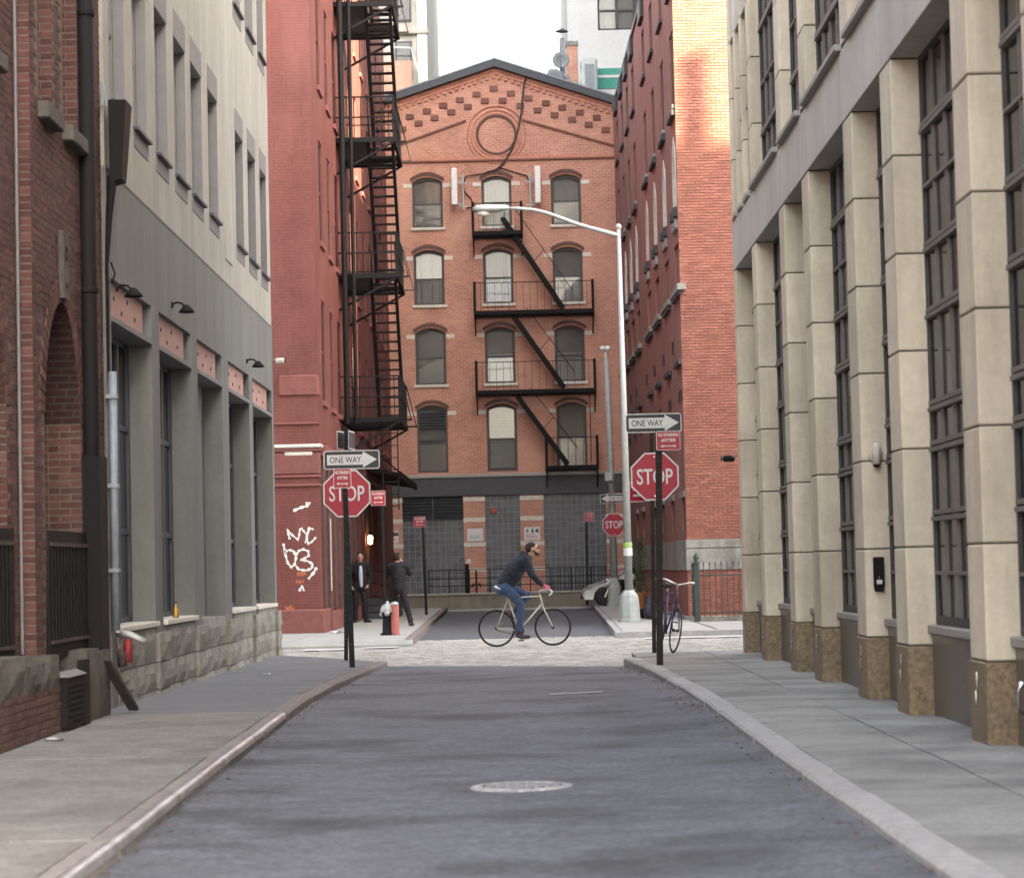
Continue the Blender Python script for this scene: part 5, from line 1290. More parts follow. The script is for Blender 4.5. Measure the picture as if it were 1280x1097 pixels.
while z < 1.24:
    x = 0.0 - (row % 2)*.1
    while x < 2.6:
        a, b = max(x, .0), x+.2
        if b-a > .03: fbk.box(a, b, -.004-rr.random()*.006, .03, z, z+.055)
        x += .211
    z += .0675; row += 1
fbk.build('bricks', 'brick_red_piece', rd, kind='stuff')
sbk = MB(); z = .21
while z < 1.24:
    y = .13 + (row % 2)*.1
    while y < 12:
        sbk.box(-.004-rr.random()*.006, .02, y, y+.2, z, z+.055); y += .211
    z += .0675; row += 1
sbk.build('bricks', 'brick_red_piece', rd, kind='stuff')
MB().cbox(-.035, 9.0, -.05, .1, 1.76, 1.957, .012).build('stone_band', 'old_stone', rd)
MB().cbox(-.03, 9.0, -.035, .1, 1.253, 1.755, .012).build('stone_band', 'old_stone', rd)
MB().cbox(-.08, 9.0, -.09, .1, .0, .2, .015).build('plinth', 'old_stone', rd)
for bi, c in enumerate(BAY):
    # arched window with pale surround
    w = MB().box(.05, .22, c-.5, c+.5, 9.72, 11.2).build('window', 'room_dark', rd)
    for s in (-1, 1):
        MB().poly([(c+s*.5,9.74),(c+s*.36,9.74),(c+s*.36,10.5),(c+s*.2,10.95),(c,11.18),(c,11.45),(c+s*.3,11.22),(c+s*.5,10.75)], 'x', -.02, .1).build('surround', 'pale_stone', w)
    for s in (-1, 1): MB().cbox(-.10, .05, c+s*.45-.14, c+s*.45+.14, 9.48, 9.71, .02).build('sill_bracket', 'slate', w)
    MB().cbox(-.07, .1, c-.55, c+.55, 9.2, 9.42, .02).build('apron', 'old_stone', w)
    for (z0, z1) in ((12.1,13.9),(14.86,16.2)):
        w2 = MB().box(.045, .2, c-.55, c+.55, z0, z1).build('window', 'dark_glass', rd)
        MB().box(.02, .04, c-.03, c+.03, z0, z1).build('mullion', 'bronze_frame', w2)
        MB().cbox(-.08, .1, c-.7, c+.7, z0-.10, z0-.004, .01).build('sill', 'slate' if z0 > 14 else 'old_stone', w2)
        if z0 < 14: MB().cbox(-.10, .1, c-.72, c+.72, z0-.26, z0-.124, .01).build('under_sill', 'slate', w2)
    w3 = MB().box(.06, .12, c-.75, c+.75, 7.86, 8.9).build('window', 'brick_red_side', rd)
    MB().cbox(-.10, .1, c-1.2, c+1.15, 7.70, 7.85, .012).build('sill', 'old_stone', w3)
    MB().cbox(-.08, .0, c-1.1, c+1.0, 7.60, 7.70, .012).build('under_sill', 'slate', w3)
    MB().cbox(-.09, .0, c-.75, c+.75, 6.02, 6.14, .012).build('vent_hood', 'slate', rd)
    MB().cbox(-.05, .0, c+1.5, c+1.62, 6.45, 6.75, .01).build('wall_tie', 'rust_iron', rd)
    for s in (-.35, .25): MB().cbox(-.035, .0, c+s-.06, c+s+.06, 5.2, 5.45, .01).build('wall_tie', 'rust_iron', rd)
    if not (20 < c < 24.5):
        w4 = MB().box(.04, .18, c-.5, c+.5, 2.2, 2.95).build('window', 'dark_glass', rd)
        MB().cbox(-.05, .1, c-.6, c+.6, 2.95, 3.1, .01).build('lintel', 'old_stone', w4)
    if bi > 2: MB().cbox(-.10, .0, c-.6, c+.6, 16.45, 17.0, .02).build('cornice_block', 'slate', rd)
MB().box(.3, .36, 20.6, 24.2, .1, 2.0).build('garage_back', 'shop_panel', rd)
# iron fence before it
fn = thing('iron_fence', 'low dark iron fence with pointed bars before the corner building', 'fence', (4.5,53.8,.12))
MB().cbox(3.915, 4.045, 53.74, 53.87, .12, 1.40, .012).build('newel_post', 'green_iron', fn)
MB().lathe([(.085,0),(.085,.03),(.05,.05),(.045,.12),(.07,.14),(.05,.19),(.0,.26)], (3.98,53.805,1.40), 10).build('finial', 'green_iron', fn)
for zz in (.28,1.12): MB().box(4.05, 9.0, 53.785, 53.82, zz, zz+.035).build('rail', 'green_iron', fn)
for k in range(36):
    x = 4.14+k*.132
    MB().tube([(x,53.8,.2),(x,53.8,1.36),(x,53.8,1.39),(x,53.8,1.47)], [.009,.009,.018,.001], 6).build('bar', 'green_iron', fn)
for k in range(11):
    yk = 53.95+k*.13
    MB().tube([(3.98,yk,.2),(3.98,yk,1.33),(3.98,yk,1.36),(3.98,yk,1.44)], [.009,.009,.018,.001], 6).build('bar', 'green_iron', fn)
for zz in (.28,1.12): MB().box(3.965, 3.995, 53.87, 55.3, zz, zz+.03).build('rail', 'green_iron', fn)

# ================================================================== FAR ROOFS
bl_ = thing('far_tower', 'weathered cream tower block rising behind the warehouse on the left', 'building', (-7,104,0))
MB().box(-12, -3.54, 106, 125, 0, 34).build('wall', 'back_cream', bl_)
for z0 in (20.6,23.2,25.8):
    for x0 in (-4.95,-6.4,-8.0):
        wq = MB().box(x0, x0+.75, 105.9, 106.0, z0, z0+1.7).build('window', 'slate', bl_); MB().box(x0+.08, x0+.67, 105.88, 105.9, z0+.08, z0+1.62).build('pane', 'house_glass', wq)
for z0 in (22.6,25.2,27.8): MB().cbox(-12, -3.45, 105.75, 106.1, z0, z0+.25, .03).build('string_course', 'back_cream', bl_)
MB().box(-3.95, -3.52, 105.85, 106, 0, 34).build('corner_strip', 'pale_stone', bl_)
bw = thing('rear_parapet', 'brick wall on the roof edge left of the gable', 'wall', (-5,100,15))
MB().box(-6.6, -4.2, 105.1, 105.4, 15, 23.85).build('wall', 'brick_facing', bw)
MB().bar((-6.6,105.0,24.5), (-4.2,105.0,24.4), .06).build('rail', 'aluminium_paint', bw)
MB().bar((-4.2,105.0,24.4), (-3.7,105.0,22.6), .06).build('rail', 'aluminium_paint', bw)
bwh = thing('white_building', 'white rendered building behind the warehouse on the right', 'building', (9,112,0))
MB().wall('y', 110, 110.6, 2.86, 18, 0, 36, [(4.27,6.6,26.1,29.6)]).build('wall', 'back_white', bwh)
MB().box(2.86, 18, 110.7, 125, 0, 35.9).build('rear_wall', 'back_white', bwh)
MB().box(6.3, 20, 84, 109.9, 0, 46).build('unseen_shade_wing', 'back_white', bwh)  # added out of view to shade the tower and white wall behind
wq = MB().box(4.27, 4.36, 110.1, 110.3, 26.1, 29.6).box(5.1, 5.22, 110.1, 110.3, 26.1, 29.6).box(4.27, 6.6, 110.1, 110.3, 26.1, 26.2).box(4.27, 6.6, 110.12, 110.28, 27.0, 27.08).box(5.9, 6.0, 110.1, 110.3, 26.1, 29.6).build('window', 'bronze_frame', bwh)
MB().box(4.3, 6.6, 110.4, 110.42, 26.1, 29.6).build('blind', 'blind_warm', wq)
MB().box(4.3, 6.6, 110.2, 110.21, 26.1, 29.6).build('pane', 'house_glass', wq)
MB().ball((4.75,110.35,26.5), (.18,.03,.35), 12, 8).build('curtain', 'blind_white', wq)
ch = thing('chimney', 'square brick chimney on the roof right of the gable', 'chimney', (2.5,90,17))
MB().box(2.28, 2.68, 89.8, 90.3, 16.5, 21.0).build('stack', 'brick_facing', ch)
MB().cbox(2.24, 2.72, 89.76, 90.34, 21.0, 21.2, .02).build('cap', 'old_stone', ch)
MB().box(2.685, 2.78, 89.85, 90.3, 16.5, 21.05).build('flashing', 'back_white', ch)
flu = thing('flue_pipe', 'grey metal flue with a conical cap beside the brick chimney', 'flue', (2.06,88,17))
MB().tube([(2.06,88,16.8),(2.06,88,20.9)], .10, 12).build('pipe', 'roof_tin', flu, True)
MB().lathe([(.26,0),(.05,.12),(0,.13)], (2.06,88,21.15), 12).build('cap', 'slate', flu)
MB().box(1.96, 2.16, 87.9, 88.1, 20.3, 20.8).build('collar', 'roof_tin', flu)
for k, (x, z, r, lb) in enumerate(((2.0,20.0,.32,'upper grey satellite dish by the flue'),(1.75,19.35,.34,'lower left grey satellite dish by the flue'),(2.08,19.2,.28,'lower right grey satellite dish by the flue'))):
    ds = thing('satellite_dish', lb, 'satellite dish', (x,87.5,z), group='satellite dishes by the flue')
    MB().lathe([(0,.10),(r*.5,.07),(r*.85,.02),(r,-.03),(r*.98,-.04),(r*.5,.05),(0,.08)], (x,87.6,z), 18, 'y').build('reflector', 'roof_tin', ds, True)
    MB().bar((x,87.6,z-r), (x,87.3,z-.05), .025).build('feed_arm', 'slate', ds)
    MB().bar((x,87.72,z), (x,87.9,17.0), .05).build('mast', 'slate', ds)
hv = thing('air_unit', 'pale air handling unit on the roof behind the chimney', 'air unit', (3.3,95,19))
MB().cbox(2.98, 3.62, 94.8, 95.8, 19.5, 21.6, .08).build('case', 'aluminium_paint', hv)
MB().box(3.12, 3.5, 94.78, 94.82, 20.2, 21.35).build('grille', 'roof_tin', hv)
MB().tube([(2.95,95,20.3),(2.88,95,20.9),(2.95,95,21.5)], .06, 8).build('duct', 'aluminium_paint', hv)
gpt = thing('roof_parapet', 'green and white parapet on the roof at the right', 'parapet', (5,96,19))
MB().box(3.62, 9, 95.9, 96.2, 17, 20.55).build('wall', 'back_white', gpt)
MB().box(3.60, 9, 95.85, 96.2, 20.56, 20.98).build('panel', 'green_paint', gpt)
MB().box(3.60, 9, 95.82, 96.2, 20.99, 21.10).build('trim', 'back_white', gpt)
MB().box(3.60, 9, 95.85, 96.2, 21.11, 21.38).build('panel', 'green_paint', gpt)
MB().box(3.40, 9, 95.6, 95.88, 19.95, 20.2).build('ledge', 'roof_tin', gpt)
for k in range(4): MB().box(3.9+k*.45, 4.2+k*.45, 95.7, 95.88, 19.2, 19.8).build('vent', 'roof_tin', gpt)
for k, (p, q) in enumerate((((.3,86,18.6),(2.2,87,19.9)),((.9,86,18.5),(2.1,87,19.4)))):
    wgw = MB().bar(p, q, .03).build('guy_wire', 'dock_concrete'); tag(wgw, 'thin pale guy rod over the roof, ' + ('upper' if k == 0 else 'lower') + ' of the two', 'rod')
rbx = thing('roof_box', 'small grey box on the roof left of the ridge', 'box', (-3.0,86,18)); MB().cbox(-2.75, -2.35, 85.8, 86.4, 17.6, 18.75, .03).build('case', 'roof_tin', rbx); MB().bar((-2.62,86,18.7), (-2.62,86,19.1), .04).build('pipe', 'slate', rbx)

# ================================================================== SIGNS AND POSTS
def octagon(cx, cz, r): return [(cx+r*math.cos(PI/8+k*PI/4)/math.cos(PI/8), cz+r*math.sin(PI/8+k*PI/4)/math.cos(PI/8)) for k in range(8)]
def stop_sign(cx, cz, y, r, parent):
    p = MB().poly(octagon(cx, cz, r), 'y', y, y+.006).build('stop_sign', 'sign_white', parent)
    MB().poly(octagon(cx, cz, r-.022), 'y', y-.003, y-.0005).build('red_face', 'sign_red', p)
    put('lettering', text_mesh('STOP', r*1.5, r*.66, cx, cz, y-.005, .012), 'sign_white', p)
    for s in (-1, 1): MB().lathe([(0,-.006),(.012,-.005),(.014,0)], (cx,y-.003,cz+s*r*.82), 8, 'y').build('bolt', 'chrome', p)
def round_rect(cx, cz, w, h, c=.03):
    x, z = w/2, h/2
    return [(cx-x+c,cz-z),(cx+x-c,cz-z),(cx+x,cz-z+c),(cx+x,cz+z-c),(cx+x-c,cz+z),(cx-x+c,cz+z),(cx-x,cz+z-c),(cx-x,cz-z+c)]
def one_way(cx, cz, y, w, h, parent, d=1):
    p = MB().poly(round_rect(cx, cz, w, h), 'y', y, y+.005).build('one_way_sign', 'sign_white', parent)
    MB().poly(round_rect(cx, cz, w-.03, h-.03, .02), 'y', y-.003, y-.0005).build('black_face', 'sign_black', p)
    a = h*.27; b = h*.43
    pl = [(-w*.44,-a),(w*.20,-a),(w*.20,-b),(w*.45,0),(w*.20,b),(w*.20,a),(-w*.44,a)]
    MB().poly([(cx+d*u, cz+v) for u, v in pl], 'y', y-.0052, y-.0032).build('arrow', 'sign_white', p)
    put('lettering', text_mesh('ONE WAY', w*.56, h*.33, cx-d*w*.11, cz, y-.0068, .01), 'sign_black', p)
    return p
def no_standing(cx, cz, y, w, h, parent, arrow=True):
    p = MB().poly(round_rect(cx, cz, w, h, .015), 'y', y, y+.005).build('no_standing_sign', 'sign_white', parent)
    MB().poly(round_rect(cx, cz, w-.016, h-.016, .01), 'y', y-.003, y-.0005).build('red_face', 'sign_red', p)
    put('lettering', text_mesh('NO STANDING', w*.84, h*.17, cx, cz+h*.30, y-.005, .03), 'sign_white', p)
    put('lettering', text_mesh('ANYTIME', w*.60, h*.17, cx, cz+h*.03, y-.005, .03), 'sign_white', p)
    q = MB(); k = w*.22; z = cz-h*.28
    q.poly([(cx-k,z-h*.02),(cx+k,z-h*.02),(cx+k,z+h*.03),(cx-k,z+h*.03)], 'y', y-.0052, y-.0032)
    q.poly([(cx+k,z-h*.07),(cx+k*1.5,z),(cx+k,z+h*.08)], 'y', y-.0052, y-.0032); q.poly([(cx-k,z-h*.07),(cx-k*1.5,z),(cx-k,z+h*.08)], 'y', y-.0052, y-.0032)
    q.build('arrow', 'sign_white', p)
    return p
def upost(x0, x1, y, z0, z1, m, parent, w=.06):
    """perforated U-channel post, slightly off plumb"""
    o = MB()
    def sec(x, z): return [(x-w/2,y,z),(x-w/2,y+.035,z),(x-w/4,y+.035,z),(x-w/4,y+.008,z),(x+w/4,y+.008,z),(x+w/4,y+.035,z),(x+w/2,y+.035,z),(x+w/2,y,z)]
    a, b = sec(x0, z0), sec(x1, z1)
    o.add(a+b, [(i, (i+1) % 8, (i+1) % 8+8, i+8) for i in range(8)] + [tuple(range(7, -1, -1)), tuple(range(8, 16))])
    p = o.build('post', m, parent)
    n = int((z1-z0)/.35)
    for k in range(1, n): MB().lathe([(0,-.0015),(.007,-.001)], (x0+(x1-x0)*k/n, y-.0005, z0+(z1-z0)*k/n), 6, 'y').build('bolt_hole', 'grey_bar', p)
    return p
sl = thing('stop_sign_post', 'stop sign with one way sign on dark post at the left kerb', 'sign', (-2.66,36.8,.05))
upost(-2.67, -2.60, 36.83, .04, 3.62, 'post_green', sl)
stop_sign(-2.605, 2.62, 36.8, .362, sl); one_way(-2.52, 3.135, 36.79, .86, .29, sl)
# small cross-street plates on top, turned edgeways
for (xa, ya, xb, yb) in ((-2.735,36.72,-2.645,37.2),(-2.56,36.72,-2.50,37.25)):
    pc = MB().hexa([(xa,ya,3.30),(xb,yb,3.30),(xb+.005,yb,3.30),(xa+.005,ya,3.30)], [(xa,ya,3.585),(xb,yb,3.585),(xb+.005,yb,3.585),(xa+.005,ya,3.585)]).build('cross_plate', 'sign_white', sl)
    MB().hexa([(xa-.004+.012,ya+.02,3.32),(xb-.004,yb-.02,3.32),(xb+.009,yb-.02,3.32),(xa+.021-.012+.004,ya+.02,3.32)], [(xa+.008,ya+.02,3.565),(xb-.004,yb-.02,3.565),(xb+.009,yb-.02,3.565),(xa+.013,ya+.02,3.565)]).build('black_face', 'sign_black', pc)
s2 = thing('no_standing_post', 'red no standing sign on dark green post before the left stop sign', 'sign', (-2.36,33.7,.1))
upost(-2.36, -2.42, 33.73, .06, 2.88, 'post_green', s2, .075); no_standing(-2.445, 2.735, 33.7, .25, .275, s2)
s3 = thing('no_standing_post', 'red no standing sign on a thin post behind the hydrant', 'sign', (-2.95,53,.12))
upost(-2.95, -2.98, 53.03, .12, 3.2, 'post_green', s3); no_standing(-3.06, 3.015, 53.0, .31, .33, s3)
s4 = thing('no_standing_post', 'red no standing sign on a black post before the louvred dock wall', 'sign', (-2.7,68.7,.12))
upost(-2.66, -2.72, 68.73, .12, 2.9, 'post_green', s4, .08); no_standing(-2.80, 2.77, 68.7, .34, .29, s4)
s5 = thing('no_standing_post', 'red no standing sign on a black post beside the parked white car', 'sign', (2.2,78.4,.12))
upost(2.22, 2.26, 78.43, .12, 3.1, 'post_green', s5, .08); no_standing(2.35, 2.99, 78.4, .29, .32, s5)
sr = thing('stop_sign_post', 'stop sign with one way sign on dark post at the right kerb', 'sign', (2.0,35.6,.12))
upost(1.98, 2.03, 35.63, .12, 3.66, 'post_brown', sr); stop_sign(2.055, 2.725, 35.6, .355, sr); one_way(2.055, 3.52, 35.59, .835, .285, sr)
ns = MB().hexa([(1.68,35.95,2.36),(1.98,35.75,2.36),(1.985,35.755,2.36),(1.685,35.955,2.36)], [(1.69,35.95,2.66),(1.99,35.75,2.66),(1.995,35.755,2.66),(1.695,35.955,2.66)]).build('turned_sign', 'sign_white', sr)
MB().hexa([(1.69,35.938,2.375),(1.97,35.751,2.375),(1.975,35.756,2.375),(1.695,35.943,2.375)], [(1.70,35.938,2.645),(1.98,35.751,2.645),(1.985,35.756,2.645),(1.705,35.943,2.645)]).build('red_face', 'sign_red', ns)
for k in range(2): MB().hexa([(1.74,35.901,2.44+k*.09),(1.90,35.794,2.44+k*.09),(1.905,35.798,2.44+k*.09),(1.745,35.905,2.44+k*.09)], [(1.74,35.901,2.475+k*.09),(1.90,35.794,2.475+k*.09),(1.905,35.798,2.475+k*.09),(1.745,35.905,2.475+k*.09)]).build('lettering_line', 'sign_white', ns)
s6 = thing('no_standing_post', 'red no standing sign on the brown post in front of the right stop sign', 'sign', (1.83,31.3,.12))
upost(1.81, 1.875, 31.33, .10, 3.16, 'post_brown', s6, .085); no_standing(1.995, 3.035, 31.3, .315, .252, s6)

# ================================================================== STREET LAMPS
lp = thing('street_lamp', 'tall silver street lamp with a long curved arm over the crossing', 'street lamp', (2.5,54.7,.12))
YL = 54.7
MB().lathe([(.27,0),(.27,.06),(.245,.07),(.225,.45),(.20,.60),(.13,.70),(.12,.72)], (2.5,YL,.12), 8).build('base', 'pole_green', lp)
MB().tube([(2.5,YL,.8),(2.49,YL,5),(2.475,YL,9.12)], [.095,.075,.05], 12).build('pole', 'aluminium_paint', lp, True)
MB().ball((2.475,YL,9.15), .075, 10, 7).build('pole_cap', 'aluminium_paint', lp, True)
MB().lathe([(.103,0),(.105,.01),(.105,.17),(.103,.18)], (2.498,YL,1.62), 12).build('white_band', 'sign_white', lp)
MB().lathe([(.104,0),(.106,.01),(.106,.10),(.104,.11)], (2.498,YL,1.81), 12).build('green_band', 'sticker_green', lp)
MB().tube([(2.475,YL,8.95),(2.2,YL,9.03),(1.8,YL,9.15),(1.495,YL,9.25),(1.05,YL,9.43),(.80,YL,9.52),(.54,YL,9.59),(.2,YL,9.63),(-.10,YL,9.64)], [.055,.055,.05,.048,.045,.042,.04,.038,.036], 10).build('arm', 'aluminium_paint', lp, True)
hd = MB()
secs = [(-.02,.05,.05),(-.12,.09,.08),(-.3,.15,.10),(-.55,.17,.115),(-.75,.15,.10),(-.86,.08,.05)]
n = 14; vs = []; fs = []
for (x, ry, rz) in secs:
    for k in range(n):
        a = 2*PI*k/n; z = math.sin(a); vs.append((x, YL+ry*math.cos(a), 9.645+(rz if z > 0 else rz*.75)*z - .02*(x < -.2)))
for i in range(len(secs)-1):
    for k in range(n): fs.append((i*n+k, i*n+(k+1) % n, (i+1)*n+(k+1) % n, (i+1)*n+k))
fs += [tuple(range(n))[::-1], tuple(range((len(secs)-1)*n, len(secs)*n))]
hd.add(vs, fs).build('lamp_head', 'aluminium_paint', lp, True)
MB().ball((-.62,YL,9.53), (.15,.12,.07), 12, 8).build('lens', 'white_worn', lp, True)
MB().bar((-.12,YL,9.55), (-.14,YL,9.44), .05).build('photo_cell', 'slate', lp)
l2 = thing('street_lamp', 'farther grey lamp post carrying a stop sign and a one way sign', 'street lamp', (3.0,75.5,.12))
MB().lathe([(.25,0),(.25,.08),(.225,.1),(.215,.55),(.17,.72),(.11,.88),(.10,.9)], (3.0,75.5,.12), 8).build('base', 'pole_green', l2)
MB().tube([(3.0,75.5,1.0),(2.98,75.5,5),(2.93,75.5,7.9)], [.115,.095,.08], 12).build('pole', 'pole_green', l2, True)
MB().tube([(2.92,75.5,7.85),(2.91,75.5,8.1)], .06, 8).build('bracket', 'white_worn', l2)
for s in (-1, 1): MB().ball((2.90+s*.08,75.45,8.22), (.11,.11,.09), 10, 7).build('camera_dome', 'white_paint', l2, True)
MB().cbox(2.77, 3.02, 75.2, 75.4, 4.03, 4.30, .02).build('signal_box', 'aluminium_paint', l2)
MB().tube([(2.9,75.35,4.03),(2.98,75.35,3.8),(2.98,75.4,3.6)], .05, 8).build('box_bracket', 'aluminium_paint', l2)
stop_sign(3.03, 2.67, 75.3, .36, l2); one_way(3.03, 3.49, 75.28, .84, .28, l2, -1)

# ================================================================== SMALL STREET THINGS
hy = thing('fire_hydrant', 'black fire hydrant with a silver bonnet on the far pavement', 'hydrant', (-2.66,48.5,.12))
MB().lathe([(.15,0),(.15,.04),(.115,.05),(.10,.30),(.10,.40),(.13,.42),(.13,.45)], (-2.66,48.5,.12), 14).build('barrel', 'black_iron', hy, True)
MB().lathe([(.135,.0),(.15,.02),(.14,.08),(.11,.14),(.05,.18),(.03,.19),(.03,.23),(0,.23)], (-2.66,48.5,.575), 14).build('bonnet', 'hydrant_silver', hy, True)
for s in (-1, 1): MB().lathe([(.04,-.06),(.045,0),(.03,.02),(0,.025)] if s > 0 else [(0,-.025),(.03,-.02),(.045,0),(.04,.06)], (-2.66+s*.14,48.5,.54), 10, 'x').build('nozzle_cap', 'hydrant_silver', hy, True)
MB().lathe([(0,-.05),(.05,-.04),(.06,.02)], (-2.66,48.38,.56), 10, 'y').build('steamer_cap', 'hydrant_silver', hy, True)
bo = thing('bollard', 'faded red bollard standing beside the hydrant', 'bollard', (-2.53,48.6,.12))
MB().lathe([(.10,0),(.10,.02),(.085,.03),(.082,.60),(.0,.60)], (-2.51,48.45,.12), 14).build('post', 'bollard_red', bo, True)
MB().lathe([(.085,0),(.085,.03),(.06,.06),(0,.075)], (-2.51,48.45,.72), 14).build('cap', 'hydrant_silver', bo, True)
pn = thing('potted_shrub', 'dark green shrub in a terracotta tub behind the street lamp', 'plant', (2.93,58,.12))
MB().lathe([(.10,.24),(.12,.26),(.16,.60),(.18,.62),(.17,.64),(.14,.63),(0,.60)], (2.93,58,.1), 14).build('tub', 'terracotta', pn, True)
MB().lathe([(.13,0),(.13,.24),(.0,.24)], (2.93,58,.1), 10).build('stand', 'dark_metal', pn)
lf = MB(); rl_ = random.Random(4)
for k in range(1500):
    u = rl_.random(); a = rl_.random()*2*PI; zc = .72+1.30*u
    rad = (.20+.06*math.sin(zc*9))*(1-.55*max(0, (u-.7)/.3))*math.sqrt(rl_.random())
    c = Vector((2.93+rad*math.cos(a), 58+rad*math.sin(a), zc)); d = Vector((rl_.uniform(-1,1), rl_.uniform(-1,1), rl_.uniform(-.6,1))).normalized()
    e = d.cross(Vector((rl_.uniform(-1,1), rl_.uniform(-1,1), rl_.uniform(-1,1)))).normalized(); l = rl_.uniform(.03,.06)
    lf.add([c, c+d*l*.5+e*l*.3, c+d*l, c+d*l*.5-e*l*.3], [(0,1,2,3)])
lf.build('foliage', 'leaf', pn)
MB().tube([(2.93,58,.68),(2.94,58,1.3),(2.92,58,1.8)], [.03,.022,.008], 6).build('stem', 'rust_iron', pn)
bag = blob('rubbish_bag', 'navy_frame', None, [('b', (3.06,57,.30), (.13,.15,.2)), ('b', (3.08,57,.48), (.10,.11,.16)), ('b', (3.07,57,.62), (.05,.05,.08))], .02, 4); tag(bag, 'dark blue rubbish bag on the pavement behind the street lamp', 'bag')
for k, (x, y, z, w, lb) in enumerate(((-3.35,31.6,.105,.13,'white paper scrap on the left pavement near the grey building'),(-3.85,50.9,.125,.3,'crumpled white paper at the foot of the graffiti corner'),(-3.8,19.6,.125,.16,'small pale litter against the brick plinth'))):
    rp = random.Random(k); vs = []; N = 4
    for i in range(N):
        for j in range(N): vs.append((x+w*(i/3-.5)+rp.uniform(-.01,.01), y+w*.7*(j/3-.5), z+rp.uniform(.002,.05 if w > .2 else .02)))
    pp = MB().add(vs, [(i*N+j, (i+1)*N+j, (i+1)*N+j+1, i*N+j+1) for i in range(N-1) for j in range(N-1)]).build('paper_scrap', 'paper'); tag(pp, lb, 'litter', 'paper litter')

# white car nosing out of the garage, motorcycle before it
car = thing('parked_car', 'white car facing left behind the farther lamp post', 'car', (4.0,77.7,.1))
prof = [(2.10,.32),(2.03,.45),(2.06,.62),(2.25,.76),(2.85,.93),(3.05,.98),(3.75,1.42),(5.1,1.46),(5.75,1.08),(6.05,1.0),(6.10,.35)]
vs = []; W = [(76.92,.0),(76.84,1.0),(76.84,1.0),(78.56,1.0),(78.56,1.0),(78.48,0)]
n = len(prof)
for y_, ins in ((76.95,.06),(76.85,.0),(78.55,.0),(78.45,.06)):
    for x, z in prof:
        k = max(0, (z-.95))*.45; yy_ = y_ + (k if y_ < 77.7 else -k)
        vs.append((x+(ins if x < 4 else -ins), yy_, z-(ins*.5 if z > .5 else -ins*.3)))
fs = []
for r in range(3):
    for i in range(n): fs.append((r*n+i, r*n+(i+1) % n, (r+1)*n+(i+1) % n, (r+1)*n+i))
fs += [tuple(range(n))[::-1], tuple(range(3*n, 4*n))]
MB().add(vs, fs).build('body', 'car_white', car)
MB().poly([(3.15,.99),(3.78,1.38),(5.05,1.42),(5.6,1.08)], 'y', 77.03, 77.06).build('side_window', 'dark_glass', car)
MB().hexa([(3.08,77.15,.99),(3.1,78.25,.99),(3.2,78.25,1.0),(3.2,77.15,1.0)], [(3.70,77.2,1.40),(3.70,78.2,1.40),(3.76,78.2,1.40),(3.76,77.2,1.40)]).build('windscreen', 'dark_glass', car)
MB().ball((2.25,77.05,.68), (.14,.14,.06), 10, 7).build('headlight', 'chrome', car, True)
MB().box(2.0, 2.1, 77.2, 78.2, .34, .46).build('bumper', 'rubber', car)
for x in (2.72,5.35):
    MB().poly([(x-.36,.3),(x-.3,.56),(x-.12,.68),(x+.12,.68),(x+.3,.56),(x+.36,.3)], 'y', 76.83, 76.86).build('wheel_arch', 'rubber', car)
    w = MB().lathe([(.20,-.09),(.29,-.08),(.31,0),(.29,.08),(.20,.09)], (x,76.9,.42), 20, 'y').build('wheel', 'rubber', car, True)
    MB().lathe([(0,-.05),(.10,-.06),(.19,-.07),(.20,0)], (x,76.86,.42), 16, 'y').build('rim', 'chrome', w)
mc = thing('motorcycle', 'black motorcycle with a white striped fairing parked behind the farther lamp post', 'motorcycle', (3.3,76.3,.12))
for x in (2.72,3.95):
    w = MB().lathe([(.19,-.05),(.26,-.05),(.285,0),(.26,.05),(.19,.05)], (x,76.3,.40), 20, 'y').build('wheel', 'rubber', mc, True)
    MB().lathe([(0,-.03),(.05,-.05),(.18,-.03),(.19,.02)], (x,76.3,.40), 16, 'y').build('rim', 'aluminium_paint', w)
MB().add([], []); 
blob('body', 'black_iron', mc, [('t', [(2.85,76.3,.85),(3.2,76.3,.78),(3.6,76.3,.80),(4.05,76.3,.92)], [.13,.17,.13,.07]), ('t', [(3.1,76.3,.5),(3.5,76.3,.48)], [.17,.16])], .03, 3)
blob('fairing', 'car_white', mc, [('t', [(2.78,76.22,.80),(2.98,76.2,.98),(3.0,76.22,1.1)], [.06,.08,.05])], .025, 3)
for s in (-1, 1): MB().bar((2.72,76.3+s*.08,.40), (2.98,76.3+s*.08,1.02), .045).build('fork', 'chrome', mc)
MB().tube([(3.05,75.98,1.10),(2.98,76.12,1.08),(2.98,76.48,1.08),(3.05,76.62,1.10)], .015, 8).build('handlebar', 'chrome', mc)
MB().ball((2.80,76.3,.92), (.07,.09,.09), 10, 7).build('headlamp', 'chrome', mc, True)

